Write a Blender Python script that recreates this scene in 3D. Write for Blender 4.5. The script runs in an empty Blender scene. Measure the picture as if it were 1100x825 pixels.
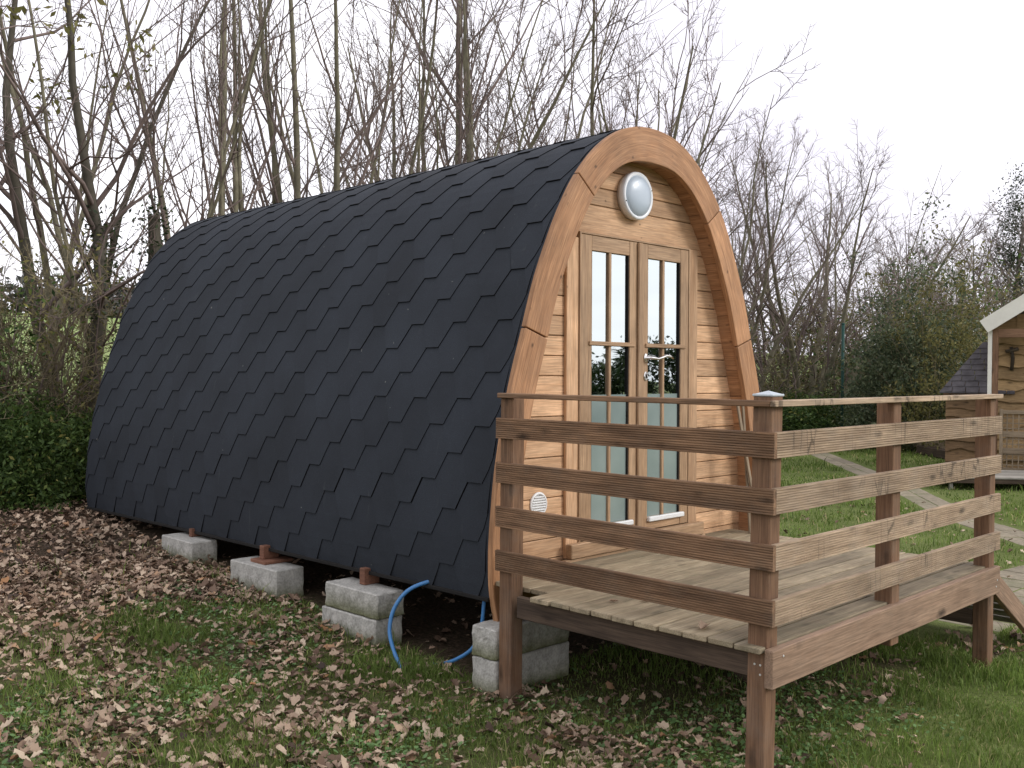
import bpy, math, random
import numpy as np
from mathutils import Vector, Matrix
random.seed(7)
RNG = np.random.default_rng(11)
SC = bpy.context.scene
COL = SC.collection
R = math.radians

# ------------------------------------------------------------------ camera
CX, CY, CZ = -4.073, -2.331, 1.807
YAW, PIT, ROL, F = -0.793, -0.012, 0.008, 1070.1
cy_, sy_ = math.cos(YAW), math.sin(YAW)
FW = Vector((-sy_ * math.cos(PIT), cy_ * math.cos(PIT), math.sin(PIT)))
r0 = Vector((cy_, sy_, 0)); u0 = r0.cross(FW)
RT = math.cos(ROL) * r0 + math.sin(ROL) * u0
UP = -math.sin(ROL) * r0 + math.cos(ROL) * u0
cam = bpy.data.cameras.new('camera')
cam.sensor_width = 36; cam.lens = F / 1100 * 36
cam.clip_start = 0.05; cam.clip_end = 2000
co = bpy.data.objects.new('camera', cam)
m = Matrix((RT, UP, -FW)).transposed().to_4x4()
m.translation = Vector((CX, CY, CZ))
co.matrix_world = m
COL.objects.link(co); SC.camera = co

# ------------------------------------------------------------------ materials
def newmat(name):
    mt = bpy.data.materials.new(name); mt.use_nodes = True
    nt = mt.node_tree; nt.nodes.clear()
    out = nt.nodes.new('ShaderNodeOutputMaterial')
    b = nt.nodes.new('ShaderNodeBsdfPrincipled')
    nt.links.new(b.outputs[0], out.inputs[0])
    return mt, nt, b
def N(nt, t, **k):
    n = nt.nodes.new(t)
    for a, v in k.items():
        if a in n.inputs: n.inputs[a].default_value = v
        else: setattr(n, a, v)
    return n
def L(nt, a, b): nt.links.new(a, b)
def ramp(nt, src, stops, interp='LINEAR'):
    r = nt.nodes.new('ShaderNodeValToRGB'); r.color_ramp.interpolation = interp
    while len(r.color_ramp.elements) < len(stops): r.color_ramp.elements.new(0.5)
    for e, (p, c) in zip(r.color_ramp.elements, stops):
        e.position = p
        if not isinstance(c, tuple): c = (c, c, c)
        e.color = (*c, 1)
    if src is not None: L(nt, src, r.inputs[0])
    return r
def mul(nt, a, b, fac=1.0, mode='MULTIPLY'):
    x = nt.nodes.new('ShaderNodeMix'); x.data_type = 'RGBA'; x.blend_type = mode
    x.inputs[0].default_value = fac
    for s, i in ((a, 6), (b, 7)):
        if isinstance(s, tuple): x.inputs[i].default_value = (*s, 1)
        else: L(nt, s, x.inputs[i])
    return x
def fmath(nt, op, a, b=None, clamp=False):
    x = nt.nodes.new('ShaderNodeMath'); x.operation = op; x.use_clamp = clamp
    for s, i in ((a, 0), (b, 1)):
        if s is None: continue
        if isinstance(s, (int, float)): x.inputs[i].default_value = s
        else: L(nt, s, x.inputs[i])
    return x.outputs[0]
def bump(nt, b, h, strength, dist):
    n = N(nt, 'ShaderNodeBump', Strength=strength, Distance=dist)
    L(nt, h, n.inputs['Height']); L(nt, n.outputs[0], b.inputs['Normal'])
    return n

def wood(name, light, dark, knots=0.5, rough=0.75, vary=0.35, dirt=0.0, dirtcol=(.05,.05,.03), grainscale=1.0, bumpd=0.0015, knotscale=(3.0, 9.0), checks=0.0, kr=1.0):
    """grain runs along the x of the 'gr' attribute (metres along the board)"""
    mt, nt, b = newmat(name)
    at = N(nt, 'ShaderNodeAttribute', attribute_name='gr')
    rn = N(nt, 'ShaderNodeAttribute', attribute_name='rnd')
    mp = N(nt, 'ShaderNodeMapping'); mp.inputs['Scale'].default_value = (1.2*grainscale, 16*grainscale, 16*grainscale)
    L(nt, at.outputs['Vector'], mp.inputs[0])
    n1 = N(nt, 'ShaderNodeTexNoise', Scale=1.6, Detail=5.0, Roughness=0.6, Distortion=0.6); L(nt, mp.outputs[0], n1.inputs[0])
    mp2 = N(nt, 'ShaderNodeMapping'); mp2.inputs['Scale'].default_value = (6, 160, 160)
    L(nt, at.outputs['Vector'], mp2.inputs[0])
    n2 = N(nt, 'ShaderNodeTexNoise', Scale=1.0, Detail=3.0); L(nt, mp2.outputs[0], n2.inputs[0])
    g = ramp(nt, n1.outputs[0], [(0.3, dark), (0.68, light)])
    f = ramp(nt, n2.outputs[0], [(0.3, 0.62), (0.7, 1.12)])
    c = mul(nt, g.outputs[0], f.outputs[0])
    # board to board variation
    v = ramp(nt, rn.outputs['Fac'], [(0, 1 - vary), (1, 1 + vary * .5)])
    c = mul(nt, c.outputs[2], v.outputs[0])
    # broad weathering
    n3 = N(nt, 'ShaderNodeTexNoise', Scale=2.3, Detail=4.0, Roughness=0.65); L(nt, at.outputs['Vector'], n3.inputs[0])
    w = ramp(nt, n3.outputs[0], [(0.3, 0.78), (0.7, 1.12)]); c = mul(nt, c.outputs[2], w.outputs[0])
    # knots
    mk = N(nt, 'ShaderNodeMapping'); mk.inputs['Scale'].default_value = (knotscale[0], knotscale[1], knotscale[1])
    L(nt, at.outputs['Vector'], mk.inputs[0])
    vo = N(nt, 'ShaderNodeTexVoronoi', Scale=1.0, Randomness=1.0); L(nt, mk.outputs[0], vo.inputs[0])
    nk = N(nt, 'ShaderNodeTexNoise', Scale=30.0, Detail=2.0); L(nt, at.outputs['Vector'], nk.inputs[0])
    dd = fmath(nt, 'ADD', vo.outputs['Distance'], fmath(nt, 'MULTIPLY', nk.outputs[0], 0.12))
    k = ramp(nt, dd, [(0.04 + .06 * kr, 1 - knots), (.04 + 0.13 * kr, 1 - knots * .65), (.04 + 0.23 * kr, 1.0)])
    c = mul(nt, c.outputs[2], k.outputs[0])
    if dirt:
        n4 = N(nt, 'ShaderNodeTexNoise', Scale=5.0, Detail=6.0, Roughness=0.7); L(nt, at.outputs['Vector'], n4.inputs[0])
        d = ramp(nt, n4.outputs[0], [(0.48, 0.0), (0.75, 1.0)])
        x = nt.nodes.new('ShaderNodeMix'); x.data_type = 'RGBA'
        L(nt, fmath(nt, 'MULTIPLY', d.outputs[0], dirt), x.inputs[0]); L(nt, c.outputs[2], x.inputs[6]); x.inputs[7].default_value = (*dirtcol, 1); c = x
    hh = n1.outputs[0]
    if checks:
        mc = N(nt, 'ShaderNodeMapping'); mc.inputs['Scale'].default_value = (15, 2.6, 2.6)
        L(nt, at.outputs['Vector'], mc.inputs[0])
        vc = N(nt, 'ShaderNodeTexVoronoi', feature='DISTANCE_TO_EDGE', Scale=1.0, Randomness=.6); L(nt, mc.outputs[0], vc.inputs[0])
        nm = N(nt, 'ShaderNodeTexNoise', Scale=3.0, Detail=2.0); L(nt, at.outputs['Vector'], nm.inputs[0])
        ck = ramp(nt, vc.outputs['Distance'], [(0.012, 1.0), (0.05, 0.0)])
        cm = ramp(nt, nm.outputs[0], [(0.5, 0.0), (0.6, 1.0)])
        cf = fmath(nt, 'MULTIPLY', ck.outputs[0], cm.outputs[0])
        x = nt.nodes.new('ShaderNodeMix'); x.data_type = 'RGBA'
        L(nt, fmath(nt, 'MULTIPLY', cf, checks), x.inputs[0]); L(nt, c.outputs[2], x.inputs[6]); x.inputs[7].default_value = (.02, .014, .01, 1); c = x
    L(nt, c.outputs[2], b.inputs['Base Color'])
    b.inputs['Roughness'].default_value = rough
    b.inputs['Specular IOR Level'].default_value = 0.25
    h2 = fmath(nt, 'ADD', hh, fmath(nt, 'MULTIPLY', n2.outputs[0], 0.5))
    bump(nt, b, h2, 0.5, bumpd)
    return mt

def simple(name, col, rough=0.6, metal=0.0, nscale=20, var=0.2, bumpd=0.0, spec=0.3):
    mt, nt, b = newmat(name)
    tc = N(nt, 'ShaderNodeTexCoord')
    n = N(nt, 'ShaderNodeTexNoise', Scale=float(nscale), Detail=5.0, Roughness=.6); L(nt, tc.outputs['Object'], n.inputs[0])
    r = ramp(nt, n.outputs[0], [(0.3, 1 - var), (0.7, 1 + var)])
    c = mul(nt, col, r.outputs[0]); L(nt, c.outputs[2], b.inputs['Base Color'])
    b.inputs['Roughness'].default_value = rough; b.inputs['Metallic'].default_value = metal
    b.inputs['Specular IOR Level'].default_value = spec
    if bumpd: bump(nt, b, n.outputs[0], 0.6, bumpd)
    return mt

def leafmat(name, stops, rough=0.6, trans=0.25, spec=.2):
    mt, nt, b = newmat(name)
    rn = N(nt, 'ShaderNodeAttribute', attribute_name='rnd')
    r = ramp(nt, rn.outputs['Fac'], stops)
    tc = N(nt, 'ShaderNodeTexCoord')
    n = N(nt, 'ShaderNodeTexNoise', Scale=1.3, Detail=3.0); L(nt, tc.outputs['Object'], n.inputs[0])
    v = ramp(nt, n.outputs[0], [(0.3, .7), (.7, 1.25)])
    c = mul(nt, r.outputs[0], v.outputs[0])
    L(nt, c.outputs[2], b.inputs['Base Color'])
    b.inputs['Roughness'].default_value = rough; b.inputs['Specular IOR Level'].default_value = spec
    if trans:
        t = N(nt, 'ShaderNodeBsdfTranslucent'); L(nt, c.outputs[2], t.inputs[0])
        x = N(nt, 'ShaderNodeMixShader'); x.inputs[0].default_value = trans
        L(nt, b.outputs[0], x.inputs[1]); L(nt, t.outputs[0], x.inputs[2])
        L(nt, x.outputs[0], [q for q in nt.nodes if q.type == 'OUTPUT_MATERIAL'][0].inputs[0])
    return mt

M = {}
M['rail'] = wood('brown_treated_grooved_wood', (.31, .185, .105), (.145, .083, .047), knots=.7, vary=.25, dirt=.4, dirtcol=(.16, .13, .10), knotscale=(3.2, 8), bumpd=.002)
M['railfront'] = wood('sunlit_weathered_grooved_wood', (.50, .375, .255), (.31, .22, .142), knots=.7, vary=.2, dirt=.35, dirtcol=(.30, .26, .21), knotscale=(3.2, 8), bumpd=.002, checks=.62)  # rail wood lightened in its colour for the sunlit front; cracks are real
M['post'] = wood('brown_post_wood', (.27, .155, .088), (.155, .086, .05), knots=.6, vary=.15, dirt=.45, dirtcol=(.17, .135, .105))
M['beam'] = wood('brown_beam_wood', (.36, .245, .165), (.25, .16, .105), knots=.8, vary=.1, dirt=.4, dirtcol=(.2, .15, .11), knotscale=(2.2, 6))
M['deck'] = wood('mossy_deck_wood', (.48, .395, .265), (.29, .23, .145), knots=.5, vary=.42, dirt=.6, dirtcol=(.15, .14, .085))
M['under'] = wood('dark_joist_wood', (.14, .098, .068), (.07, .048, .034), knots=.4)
M['clad'] = wood('larch_cladding', (.74, .48, .285), (.55, .325, .175), knots=.7, vary=.3, dirt=.22, dirtcol=(.36, .24, .15), knotscale=(7, 10), rough=.6, kr=.5)
M['arch'] = wood('stained_arch_wood', (.56, .305, .155), (.38, .19, .09), knots=.75, vary=.16, dirt=.3, dirtcol=(.30, .19, .12), knotscale=(5, 9), rough=.6, kr=.6)
M['door'] = wood('door_wood', (.47, .315, .19), (.36, .225, .125), knots=.1, vary=.12, rough=.5)
M['floorwood'] = wood('interior_pine', (.4, .28, .16), (.3, .2, .11))
M['spacer'] = wood('reddish_spacer_wood', (.25, .12, .075), (.15, .07, .045))
M['grey'] = wood('silver_grey_wood', (.42, .39, .34), (.28, .26, .22), vary=.3, dirt=.4, dirtcol=(.15, .16, .1))
M['hutclad'] = wood('golden_waney_wood', (.50, .34, .17), (.36, .23, .11), vary=.3, knots=.6)
M['leanclad'] = wood('dark_waney_wood', (.30, .19, .10), (.20, .12, .06), vary=.3, knots=.6)
M['hutbeam'] = wood('brown_hut_beam', (.34, .2, .12), (.22, .12, .07))
M['lattice'] = wood('pale_lattice_wood', (.36, .28, .19), (.25, .19, .125), vary=.2)
M['branchwood'] = wood('rustic_branch', (.13, .10, .07), (.07, .055, .04))
M['white'] = simple('white_paint', (.72, .73, .72), rough=.35, var=.06)
M['canvas'] = simple('cream_barge_board', (.78, .76, .68), rough=.6, var=.08, nscale=3)
M['lampring'] = simple('white_lamp_ring', (.74, .76, .78), rough=.35, var=.05)
M['chrome'] = simple('brushed_steel', (.75, .73, .70), rough=.22, metal=1.0, var=.05)
M['cap'] = simple('galvanised_cap', (.5, .55, .58), rough=.45, metal=.6, var=.1)
M['screw'] = simple('zinc_screw', (.7, .7, .68), rough=.4, metal=.5)
M['black'] = simple('dark_gap', (.012, .011, .010), rough=.9)
M['pipe'] = simple('blue_water_pipe', (.05, .19, .42), rough=.4, var=.1, spec=.5)
M['greenmetal'] = simple('green_coated_metal', (.02, .075, .06), rough=.5)
M['lining'] = simple('dark_lining', (.10, .07, .05), rough=.8)
M['bark'] = simple('mossy_grey_bark', (.17, .155, .105), rough=.9, nscale=6, var=.35, bumpd=.01)
M['barkdark'] = simple('dark_bark', (.095, .085, .065), rough=.9, nscale=6, var=.3)
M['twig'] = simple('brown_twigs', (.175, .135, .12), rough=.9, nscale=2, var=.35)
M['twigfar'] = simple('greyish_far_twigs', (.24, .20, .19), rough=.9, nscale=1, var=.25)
M['scrub'] = simple('olive_brown_scrub_twigs', (.20, .17, .105), rough=.9, nscale=2, var=.4)

# concrete
mt, nt, b = newmat('aerated_concrete')
tc = N(nt, 'ShaderNodeTexCoord')
n = N(nt, 'ShaderNodeTexNoise', Scale=9.0, Detail=7.0, Roughness=.7); L(nt, tc.outputs['Object'], n.inputs[0])
n2 = N(nt, 'ShaderNodeTexNoise', Scale=70.0, Detail=3.0); L(nt, tc.outputs['Object'], n2.inputs[0])
r_ = ramp(nt, n.outputs[0], [(.25, (.24, .235, .21)), (.55, (.44, .43, .39)), (.8, (.55, .53, .48))])
r2 = ramp(nt, n2.outputs[0], [(.3, .75), (.6, 1.05)])
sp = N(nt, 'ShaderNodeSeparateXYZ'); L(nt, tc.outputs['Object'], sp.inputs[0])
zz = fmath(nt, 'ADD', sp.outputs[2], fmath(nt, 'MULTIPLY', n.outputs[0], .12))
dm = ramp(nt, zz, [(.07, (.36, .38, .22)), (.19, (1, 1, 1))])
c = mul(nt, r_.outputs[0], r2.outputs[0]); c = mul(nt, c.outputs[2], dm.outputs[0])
L(nt, c.outputs[2], b.inputs['Base Color']); b.inputs['Roughness'].default_value = .9
bump(nt, b, n2.outputs[0], .7, .004); M['concrete'] = mt

# bitumen shingle
mt, nt, b = newmat('black_bitumen_shingle')
tc = N(nt, 'ShaderNodeTexCoord'); rn = N(nt, 'ShaderNodeAttribute', attribute_name='rnd')
n = N(nt, 'ShaderNodeTexNoise', Scale=380.0, Detail=2.0); L(nt, tc.outputs['Object'], n.inputs[0])
n2 = N(nt, 'ShaderNodeTexNoise', Scale=1.4, Detail=5.0, Roughness=.65); L(nt, tc.outputs['Object'], n2.inputs[0])
base = ramp(nt, n.outputs[0], [(.3, (.0125, .0155, .0205)), (.62, (.027, .033, .043)), (.8, (.058, .068, .082))])
v = ramp(nt, n2.outputs[0], [(.3, .78), (.7, 1.2)]); v2 = ramp(nt, rn.outputs['Fac'], [(0, .9), (1, 1.08)])
c = mul(nt, base.outputs[0], v.outputs[0]); c = mul(nt, c.outputs[2], v2.outputs[0])
mps = N(nt, 'ShaderNodeMapping'); mps.inputs['Scale'].default_value = (6, 6, .6); L(nt, tc.outputs['Object'], mps.inputs[0])
n3 = N(nt, 'ShaderNodeTexNoise', Scale=2.2, Detail=6.0, Roughness=.7); L(nt, mps.outputs[0], n3.inputs[0])
st = ramp(nt, n3.outputs[0], [(.62, 0.0), (.78, 1.0)])
c = mul(nt, c.outputs[2], (.085, .09, .088), 0, 'MIX'); L(nt, fmath(nt, 'MULTIPLY', st.outputs[0], .35), c.inputs[0])
n5 = N(nt, 'ShaderNodeTexNoise', Scale=17.0, Detail=2.0); L(nt, tc.outputs['Object'], n5.inputs[0])
sp5 = ramp(nt, n5.outputs[0], [(.765, 0.0), (.785, 1.0)])
c = mul(nt, c.outputs[2], (.22, .22, .2), 0, 'MIX'); L(nt, fmath(nt, 'MULTIPLY', sp5.outputs[0], .6), c.inputs[0])
L(nt, c.outputs[2], b.inputs['Base Color']); b.inputs['Roughness'].default_value = .82; b.inputs['Specular IOR Level'].default_value = .3
bump(nt, b, n.outputs[0], .5, .0015); M['shingle'] = mt

# glass: strongly reflecting coated double glazing
mt, nt, b = newmat('coated_glass'); out = [q for q in nt.nodes if q.type == 'OUTPUT_MATERIAL'][0]
g = N(nt, 'ShaderNodeBsdfGlossy', Roughness=.012); g.inputs[0].default_value = (.78, .86, .87, 1)
t = N(nt, 'ShaderNodeBsdfTransparent'); t.inputs[0].default_value = (.55, .6, .58, 1)
x = N(nt, 'ShaderNodeMixShader'); fr = N(nt, 'ShaderNodeFresnel', IOR=1.6)
L(nt, fmath(nt, 'ADD', fmath(nt, 'MULTIPLY', fr.outputs[0], 1.0), .66, True), x.inputs[0])
L(nt, t.outputs[0], x.inputs[1]); L(nt, g.outputs[0], x.inputs[2]); L(nt, x.outputs[0], out.inputs[0])
tc = N(nt, 'ShaderNodeTexCoord'); n = N(nt, 'ShaderNodeTexNoise', Scale=1.5, Detail=1.0); L(nt, tc.outputs['Object'], n.inputs[0])
bp = N(nt, 'ShaderNodeBump', Strength=.3, Distance=.012); L(nt, n.outputs[0], bp.inputs['Height']); L(nt, bp.outputs[0], g.inputs['Normal'])
M['glass'] = mt
mt, nt, b = newmat('frosted_film')
tc = N(nt, 'ShaderNodeTexCoord'); n = N(nt, 'ShaderNodeTexNoise', Scale=1.8, Detail=3.0); L(nt, tc.outputs['Object'], n.inputs[0])
r_ = ramp(nt, n.outputs[0], [(.3, (.17, .22, .21)), (.7, (.27, .33, .31))]); L(nt, r_.outputs[0], b.inputs['Base Color'])
b.inputs['Roughness'].default_value = .12; b.inputs['Specular IOR Level'].default_value = .6; M['film'] = mt
mt, nt, b = newmat('lamp_diffuser'); b.inputs['Base Color'].default_value = (.42, .49, .56, 1); b.inputs['Roughness'].default_value = .3
b.inputs['Coat Weight'].default_value = .15; M['lens'] = mt
tc = N(nt, 'ShaderNodeTexCoord'); n = N(nt, 'ShaderNodeTexWave', Scale=60.0); L(nt, tc.outputs['Object'], n.inputs[0]); bump(nt, b, n.outputs[0], .15, .002)

# leaf type materials
M['litter'] = leafmat('fallen_oak_leaves', [(0, (.05, .036, .028)), (.2, (.13, .082, .055)), (.42, (.29, .20, .14)), (.66, (.43, .32, .23)), (.85, (.56, .45, .33)), (.92, (.36, .185, .085)), (1, (.62, .52, .38))], rough=.7, trans=.12)
M['grass'] = leafmat('lawn_grass', [(0, (.08, .12, .025)), (.4, (.155, .23, .05)), (.75, (.23, .32, .08)), (.93, (.34, .38, .13)), (1, (.50, .43, .22))], rough=.5, trans=.42)
M['clover'] = leafmat('small_weeds', [(0, (.10, .18, .06)), (1, (.22, .36, .14))], rough=.5, trans=.35)
M['bramble'] = leafmat('bramble_leaves', [(0, (.02, .045, .012)), (.5, (.07, .12, .03)), (.85, (.13, .20, .05)), (1, (.30, .28, .08))], rough=.5, trans=.3)
M['evergreen'] = leafmat('evergreen_leaves', [(0, (.04, .06, .035)), (.5, (.10, .13, .07)), (.85, (.165, .19, .10)), (1, (.25, .25, .13))], rough=.5, trans=.25)
M['ivy'] = leafmat('ivy_leaves', [(0, (.010, .020, .008)), (.6, (.03, .05, .016)), (1, (.07, .09, .03))], rough=.45, trans=.2)
M['oldleaf'] = leafmat('withered_hedge_leaves', [(0, (.08, .07, .03)), (.5, (.17, .165, .055)), (1, (.25, .21, .09))], rough=.7, trans=.3)
M['farwood'] = leafmat('distant_wood_foliage', [(0, (.06, .065, .06)), (1, (.13, .13, .115))], rough=.9, trans=0)

# ground
mt, nt, b = newmat('ground_turf')
g_ = N(nt, 'ShaderNodeNewGeometry')
n = N(nt, 'ShaderNodeTexNoise', Scale=.9, Detail=6.0, Roughness=.65); L(nt, g_.outputs['Position'], n.inputs[0])
n2 = N(nt, 'ShaderNodeTexNoise', Scale=38.0, Detail=4.0, Roughness=.7); L(nt, g_.outputs['Position'], n2.inputs[0])
gr = ramp(nt, n.outputs[0], [(.3, (.10, .135, .035)), (.7, (.19, .225, .075))])
so = ramp(nt, n2.outputs[0], [(.3, (.03, .021, .015)), (.7, (.12, .085, .058))])
soilat = N(nt, 'ShaderNodeAttribute', attribute_name='soil')
x = nt.nodes.new('ShaderNodeMix'); x.data_type = 'RGBA'
sf = fmath(nt, 'ADD', soilat.outputs['Fac'], fmath(nt, 'MULTIPLY', fmath(nt, 'SUBTRACT', n2.outputs[0], .5), .8), True)
L(nt, sf, x.inputs[0]); L(nt, gr.outputs[0], x.inputs[6]); L(nt, so.outputs[0], x.inputs[7])
f2 = ramp(nt, n2.outputs[0], [(.3, .65), (.7, 1.15)]); c = mul(nt, x.outputs[2], f2.outputs[0])
far = N(nt, 'ShaderNodeAttribute', attribute_name='field')
x = nt.nodes.new('ShaderNodeMix'); x.data_type = 'RGBA'; L(nt, far.outputs['Fac'], x.inputs[0]); L(nt, c.outputs[2], x.inputs[6])
n7 = N(nt, 'ShaderNodeTexNoise', Scale=.12, Detail=6.0); L(nt, g_.outputs['Position'], n7.inputs[0])
fd = ramp(nt, n7.outputs[0], [(.35, (.20, .27, .095)), (.65, (.29, .36, .14))]); L(nt, fd.outputs[0], x.inputs[7])
L(nt, x.outputs[2], b.inputs['Base Color']); b.inputs['Roughness'].default_value = .95; b.inputs['Specular IOR Level'].default_value = .1
bump(nt, b, n2.outputs[0], .8, .03); M['ground'] = mt
mt, nt, b = newmat('path_slabs')
g_ = N(nt, 'ShaderNodeNewGeometry'); rn = N(nt, 'ShaderNodeAttribute', attribute_name='rnd')
n = N(nt, 'ShaderNodeTexNoise', Scale=12.0, Detail=7.0, Roughness=.7); L(nt, g_.outputs['Position'], n.inputs[0])
n2 = N(nt, 'ShaderNodeTexNoise', Scale=2.0, Detail=4.0); L(nt, g_.outputs['Position'], n2.inputs[0])
r_ = ramp(nt, n.outputs[0], [(.3, (.16, .135, .09)), (.7, (.32, .27, .19))]); v = ramp(nt, rn.outputs['Fac'], [(0, .82), (1, 1.1)])
c = mul(nt, r_.outputs[0], v.outputs[0]); d = ramp(nt, n2.outputs[0], [(.52, 0.), (.7, .6)])
c = mul(nt, c.outputs[2], (.13, .14, .06), 0, 'MIX'); L(nt, d.outputs[0], c.inputs[0])
L(nt, c.outputs[2], b.inputs['Base Color']); b.inputs['Roughness'].default_value = .9; bump(nt, b, n.outputs[0], .5, .01); M['slab'] = mt
M['tabshade'] = simple('shingle_tab_shadow', (.006, .006, .007), rough=.95)  # near-black tab edges: the shadow below each tab put into the colour
M['tile'] = simple('purple_grey_roof_tile', (.085, .078, .083), rough=.8, nscale=5, var=.35)

# ------------------------------------------------------------------ helpers
class MB:
    """collects chamfered boards, tubes and sheets; build() links ONE mesh object"""
    def __init__(s): s.v = []; s.f = []; s.g = []; s.r = []; s.mi = []
    def add(s, vs, fs, gs=None, rnd=None, mi=0):
        o = len(s.v); rnd = random.random() if rnd is None else rnd
        s.v += [tuple(q) for q in vs]; s.f += [tuple(i + o for i in q) for q in fs]
        if gs is None: gs = vs
        s.g += [tuple(q) for q in gs]; s.r += [rnd] * len(vs); s.mi += [mi] * len(fs)
    def box(s, lo, hi, axis=0, c=.004, mat=None, rnd=None, bend=0.0, mi=0):
        """chamfered board; axis = grain direction"""
        lo = list(lo); hi = list(hi)
        vs = []; idx = {}
        for sx in (0, 1):
            for sy in (0, 1):
                for sz in (0, 1):
                    p = [hi[0] if sx else lo[0], hi[1] if sy else lo[1], hi[2] if sz else lo[2]]
                    sg = [-1 if sx else 1, -1 if sy else 1, -1 if sz else 1]
                    for a in range(3):
                        q = [p[i] + (0 if i == a else sg[i] * c) for i in range(3)]
                        idx[(sx, sy, sz, a)] = len(vs); vs.append(q)
        fs = []
        for a in range(3):
            b_, c_ = (a + 1) % 3, (a + 2) % 3
            for sa in (0, 1):
                ring = []
                for (p, q) in ((0, 0), (1, 0), (1, 1), (0, 1)):
                    k = [0, 0, 0]; k[a] = sa; k[b_] = p; k[c_] = q
                    ring.append(idx[(*k, a)])
                fs.append(ring if sa else ring[::-1])
            # edges parallel to a
            for (p, q) in ((0, 0), (1, 0), (1, 1), (0, 1)):
                k0 = [0, 0, 0]; k0[b_] = p; k0[c_] = q; k1 = list(k0); k1[a] = 1
                r_ = [idx[(*k0, b_)], idx[(*k1, b_)], idx[(*k1, c_)], idx[(*k0, c_)]]
                flip = (p == q)
                fs.append(r_ if flip else r_[::-1])
        for sx in (0, 1):
            for sy in (0, 1):
                for sz in (0, 1):
                    t = [idx[(sx, sy, sz, a)] for a in range(3)]
                    fs.append(t if (sx + sy + sz) % 2 == 1 else t[::-1])
        off = [random.uniform(0, 50) for _ in range(3)]
        o = [axis, (axis + 1) % 3, (axis + 2) % 3]
        gs = [(q[o[0]] + off[0], q[o[1]] + off[1], q[o[2]] + off[2]) for q in vs]
        if mat is not None: vs = [mat @ Vector(q) for q in vs]
        s.add(vs, fs, gs, rnd, mi)
    def beam(s, p0, p1, w, h, up=(0, 0, 1), c=.004, rnd=None):
        """rectangular bar from p0 to p1, width w (sideways) and height h (along up)"""
        p0 = Vector(p0); p1 = Vector(p1); d = p1 - p0; l = d.length; d.normalize()
        u = Vector(up); sd = u.cross(d)
        if sd.length < 1e-4: sd = Vector((1, 0, 0)).cross(d)
        sd.normalize(); u = d.cross(sd)
        mt = Matrix((d, sd, u)).transposed().to_4x4(); mt.translation = p0
        s.box((0, -w / 2, -h / 2), (l, w / 2, h / 2), 0, c, mt, rnd)
    def tube(s, pts, rad, n=10, cap=True, rnd=None):
        pts = [Vector(p) for p in pts]; k = len(pts)
        if not hasattr(rad, '__len__'): rad = [rad] * k
        vs = []; gs = []; al = 0
        t0 = (pts[1] - pts[0]).normalized(); a = Vector((0, 0, 1)) if abs(t0.z) < .9 else Vector((1, 0, 0))
        u = t0.cross(a).normalized()
        for i, p in enumerate(pts):
            t = (pts[min(i + 1, k - 1)] - pts[max(i - 1, 0)]).normalized()
            u = (u - t * u.dot(t)).normalized(); w = t.cross(u)
            if i: al += (pts[i] - pts[i - 1]).length
            for j in range(n):
                an = 2 * math.pi * j / n
                vs.append(p + (u * math.cos(an) + w * math.sin(an)) * rad[i]); gs.append((al, math.cos(an) * rad[i], math.sin(an) * rad[i]))
        fs = [(i * n + j, i * n + (j + 1) % n, (i + 1) * n + (j + 1) % n, (i + 1) * n + j) for i in range(k - 1) for j in range(n)]
        if cap: fs += [tuple(range(n))[::-1], tuple((k - 1) * n + j for j in range(n))]
        s.add(vs, fs, gs, rnd)
    def lathe(s, c, axis, prof, n=32, sx=1.0, rnd=None):
        """prof: list of (radius, along); axis vector"""
        c = Vector(c); ax = Vector(axis).normalized(); u = Vector((0, 0, 1)) if abs(ax.z) < .9 else Vector((1, 0, 0))
        sd = u.cross(ax).normalized(); u = ax.cross(sd); vs = []
        for r_, a in prof:
            for j in range(n):
                an = 2 * math.pi * j / n
                vs.append(c + ax * a + (sd * math.cos(an) * sx + u * math.sin(an)) * r_)
        k = len(prof)
        fs = [(i * n + j, i * n + (j + 1) % n, (i + 1) * n + (j + 1) % n, (i + 1) * n + j) for i in range(k - 1) for j in range(n)]
        fs.append(tuple((k - 1) * n + j for j in range(n))); fs.append(tuple(range(n))[::-1])
        s.add(vs, fs, None, rnd)
    def build(s, name, mat, parent=None, smooth=False):
        me = bpy.data.meshes.new(name)
        o = Vector((0, 0, 0))
        if parent is not None:
            o = Vector(parent['_o']) if '_o' in parent else Vector(parent.location)
        me.from_pydata([(v[0] - o.x, v[1] - o.y, v[2] - o.z) for v in s.v], [], s.f)
        a = me.attributes.new('gr', 'FLOAT_VECTOR', 'POINT'); a.data.foreach_set('vector', np.array(s.g, dtype=np.float32).ravel())
        a = me.attributes.new('rnd', 'FLOAT', 'POINT'); a.data.foreach_set('value', np.array(s.r, dtype=np.float32))
        for q in (mat if isinstance(mat, (list, tuple)) else [mat]): me.materials.append(q)
        if any(s.mi): me.polygons.foreach_set('material_index', np.array(s.mi, dtype=np.int32))
        if smooth: me.polygons.foreach_set('use_smooth', [True] * len(me.polygons))
        me.update()
        ob = bpy.data.objects.new(name, me); COL.objects.link(ob)
        if parent is not None: ob.parent = parent; ob['_o'] = tuple(o)
        return ob

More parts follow.
